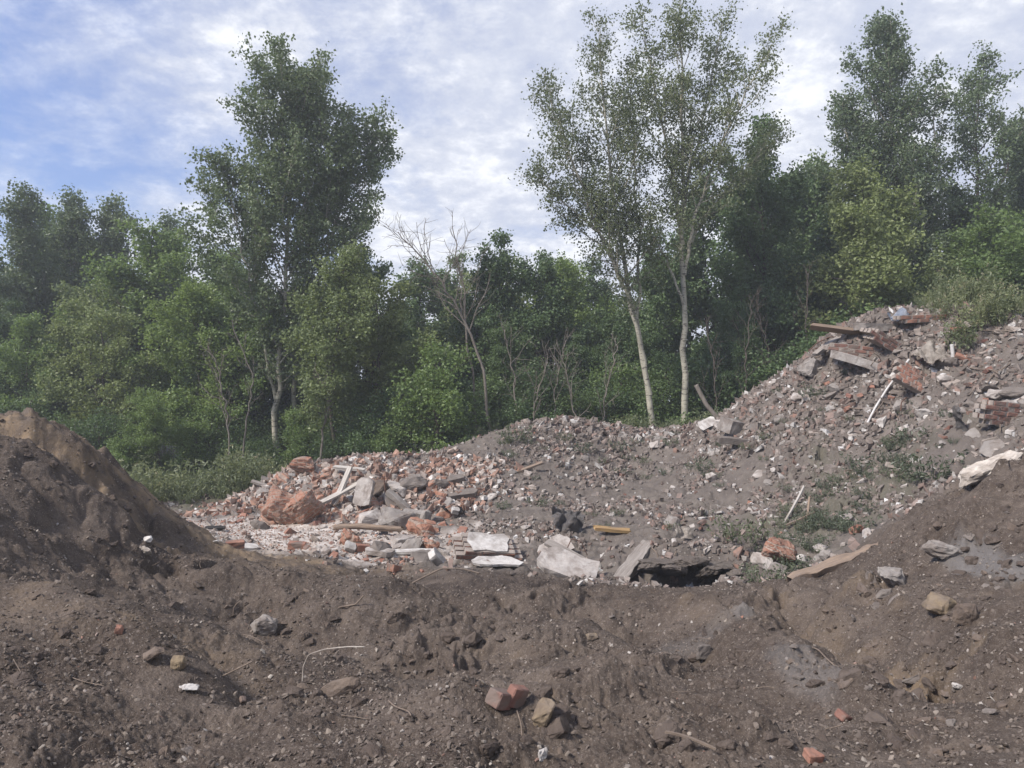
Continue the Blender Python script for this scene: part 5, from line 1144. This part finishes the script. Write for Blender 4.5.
# ------------------------------------------------------------------ weeds
def weed_mesh(seed, stems, hgt, spread, leaf, mat, per=16, seeds=False, bend=0.25):
    rng = np.random.default_rng(seed); tb = []; C = []; S = []
    for i in range(stems):
        a = rng.uniform(0, 6.28); q = spread * math.sqrt(rng.random()) * 0.5
        p = (q * math.cos(a), q * math.sin(a), -0.03); h = hgt * rng.uniform(.55, 1.1)
        d = (bend * math.cos(a) * rng.uniform(.2, 1.3), bend * math.sin(a) * rng.uniform(.2, 1.3), 1)
        P = walk(p, d, h, 5, rng, 0.08, 0.02); tb.append((P, np.linspace(0.006, 0.002, 6), 3))
        k = max(3, int(per * h / hgt)); s = rng.uniform(.1, 1, k)
        for u in s:
            c, _ = along(P, min(u, .99)); C.append(c + rng.normal(0, leaf * .55, 3) * (1, 1, .5))
        if seeds and rng.random() < .5:
            for u in rng.uniform(.8, 1, 5): S.append(along(P, min(u, .99))[0] + rng.normal(0, .02, 3))
    return tb, np.array(C), np.array(S)
def make_weed(name, seed, label, leafm, **k):
    leaf = k['leaf']; tb, C, S = weed_mesh(seed, mat=None, **k); rng = np.random.default_rng(seed)
    root = empty(name); tag(root, label, 'weed'); co, fs = tubes(tb)
    lm = leaves_mesh('leaves', C, leaf, leafm, rng, droop=-0.1, aspect=0.42); nv = len(lm.vertices)
    lc = np.empty(nv * 3, dtype=np.float32); lm.vertices.foreach_get('co', lc); bpy.data.meshes.remove(lm)
    fm = mesh_np('foliage', np.concatenate([co, lc.reshape(-1, 3)]), [fs, np.arange(nv).reshape(-1, 4) + len(co)], leafm)
    kids = [link('foliage', fm, root)]
    if len(S): kids.append(link('seed_heads', leaves_mesh('seed_heads', S, 0.05, L['seed'], rng, aspect=0.7), root))
    KIDS[root.name] = kids
    return root
WP = [make_weed('weed', 400, 'x', L['dusty'], stems=22, hgt=0.32, spread=0.55, leaf=0.075, per=12, bend=0.7),
      make_weed('weed', 401, 'x', L['dusty'], stems=16, hgt=0.24, spread=0.40, leaf=0.065, per=10, bend=0.9),
      make_weed('tall_weed', 402, 'x', L['weed'], stems=13, hgt=0.85, spread=0.55, leaf=0.10, per=26, seeds=True, bend=0.22),
      make_weed('tall_weed', 403, 'x', L['weed'], stems=10, hgt=1.05, spread=0.5, leaf=0.11, per=30, seeds=True, bend=0.18),
      make_weed('nettle', 404, 'x', L['weed'], stems=16, hgt=0.75, spread=0.7, leaf=0.11, per=26, bend=0.25)]
WUSED = set()
def weed(i, p, rz, s, label, group=None):
    if i not in WUSED:
        WUSED.add(i); o = WP[i]; o.location = p; o.rotation_euler.z = rz; o.scale = (s,) * 3
    else: o = copy_tree(WP[i], p, rz, s)
    o['label'] = label
    if group: o['group'] = group
rng = random.Random(5)
for px, py, s, lab in [(916, 438, 1.3, 'bushy green weed below the grey hanging rag'), (930, 478, 1.5, 'largest weed on the high bank, right beside the crumpled sheet'), (742, 538, 1.2, 'weed just left of the old brick lump at the slope foot'), (815, 396, 1.0, 'weed below the tip of the high bank'),
                       (770, 438, 0.9, 'weed in the upper part of the slope under the high bank'), (787, 490, 0.8, 'small lone weed in the middle of the bare slope'), (700, 470, 1.0, 'weed left of the whitish angular chunk'), (620, 450, 0.9, 'weed on the ridge left of the leaning poplar'),
                       (515, 440, 1.3, 'weed on the left shoulder of the middle ridge'), (540, 505, 1.0, 'weed on the slope above the grey sheet'), (580, 452, 0.9, 'weed in the middle of the ridge top'), (642, 462, 0.8, 'weed under the two pale stems on the ridge')]:
    weed(rng.choice((0, 1)), hit(px, py), rng.uniform(0, 6), s, lab)
for k in range(46):
    px, py = rng.uniform(765, 910), 0
    py = 560 - (px - 765) * 0.62 + rng.uniform(-38, 30)
    weed(rng.choice((0, 1)), hit(px, py), rng.uniform(0, 6), rng.uniform(.45, .95), 'low dusty weed in the green strip at the foot of the bank', 'low weeds at the foot of the bank')
for k in range(30):
    weed(rng.choice((0, 1)), hit(rng.uniform(500, 740), rng.uniform(432, 530)), rng.uniform(0, 6), rng.uniform(.35, .7), 'small dusty weed dotted on the long slope', 'small weeds on the long slope')
for k in range(20):
    weed(rng.choice((0, 1)), hit(rng.uniform(740, 960), rng.uniform(370, 480)), rng.uniform(0, 6), rng.uniform(.3, .6), 'small dusty weed dotted on the steep high bank', 'small weeds on the high bank')
for k in range(85):
    px = rng.uniform(922, 1110); D = rng.uniform(14.4, 16.8) + 0.4 * (px < 960)
    s = rng.uniform(.55, .95) * (0.55 if px < 945 else 1)
    weed(rng.choice((2, 2, 3)), ground_at(px, D), rng.uniform(0, 6), s, 'tall pale green weed on the crest of the high bank', 'tall weeds on the crest of the high bank')
for k in range(80):
    px = rng.uniform(120, 262); D = rng.uniform(18.6, 21.6)
    weed(rng.choice((4, 4, 2)), ground_at(px, D), rng.uniform(0, 6), rng.choice((.4, .6, .8, 1.0, 1.4)), 'green weed in the thicket between the mound and the pile', 'weeds in the thicket behind the flat')
for k in range(45):
    px = rng.uniform(265, 780); D = rng.uniform(21.4, 22.6)
    weed(4, ground_at(px, D), rng.uniform(0, 6), rng.uniform(.6, 1.0), 'shaded weed at the foot of the wood behind the ridge', 'weeds behind the ridge')


# ------------------------------------------------------------------ added haze
def haze():
    m, t = newmat('added_haze')
    pv = t.n('ShaderNodeVolumePrincipled', None, Density=0.0024); pv.inputs['Color'].default_value = (0.88, 0.93, 1.0, 1); pv.inputs['Anisotropy'].default_value = 0.2  # volume added to veil the wood and lift its darks
    o = t.n('ShaderNodeOutputMaterial'); m.node_tree.links.new(pv.outputs[0], o.inputs['Volume'])
    bm = bmesh.new(); bmesh.ops.create_cube(bm, size=1)
    for v in bm.verts: v.co = Vector((v.co.x * 440, v.co.y * 440, -1.6 + (v.co.z + .5) * 21.6))
    return link('haze', bm_mesh('haze', bm, m))
tag(haze(), 'thin pale haze added to lift the darks of the wood', 'haze', kind='stuff')
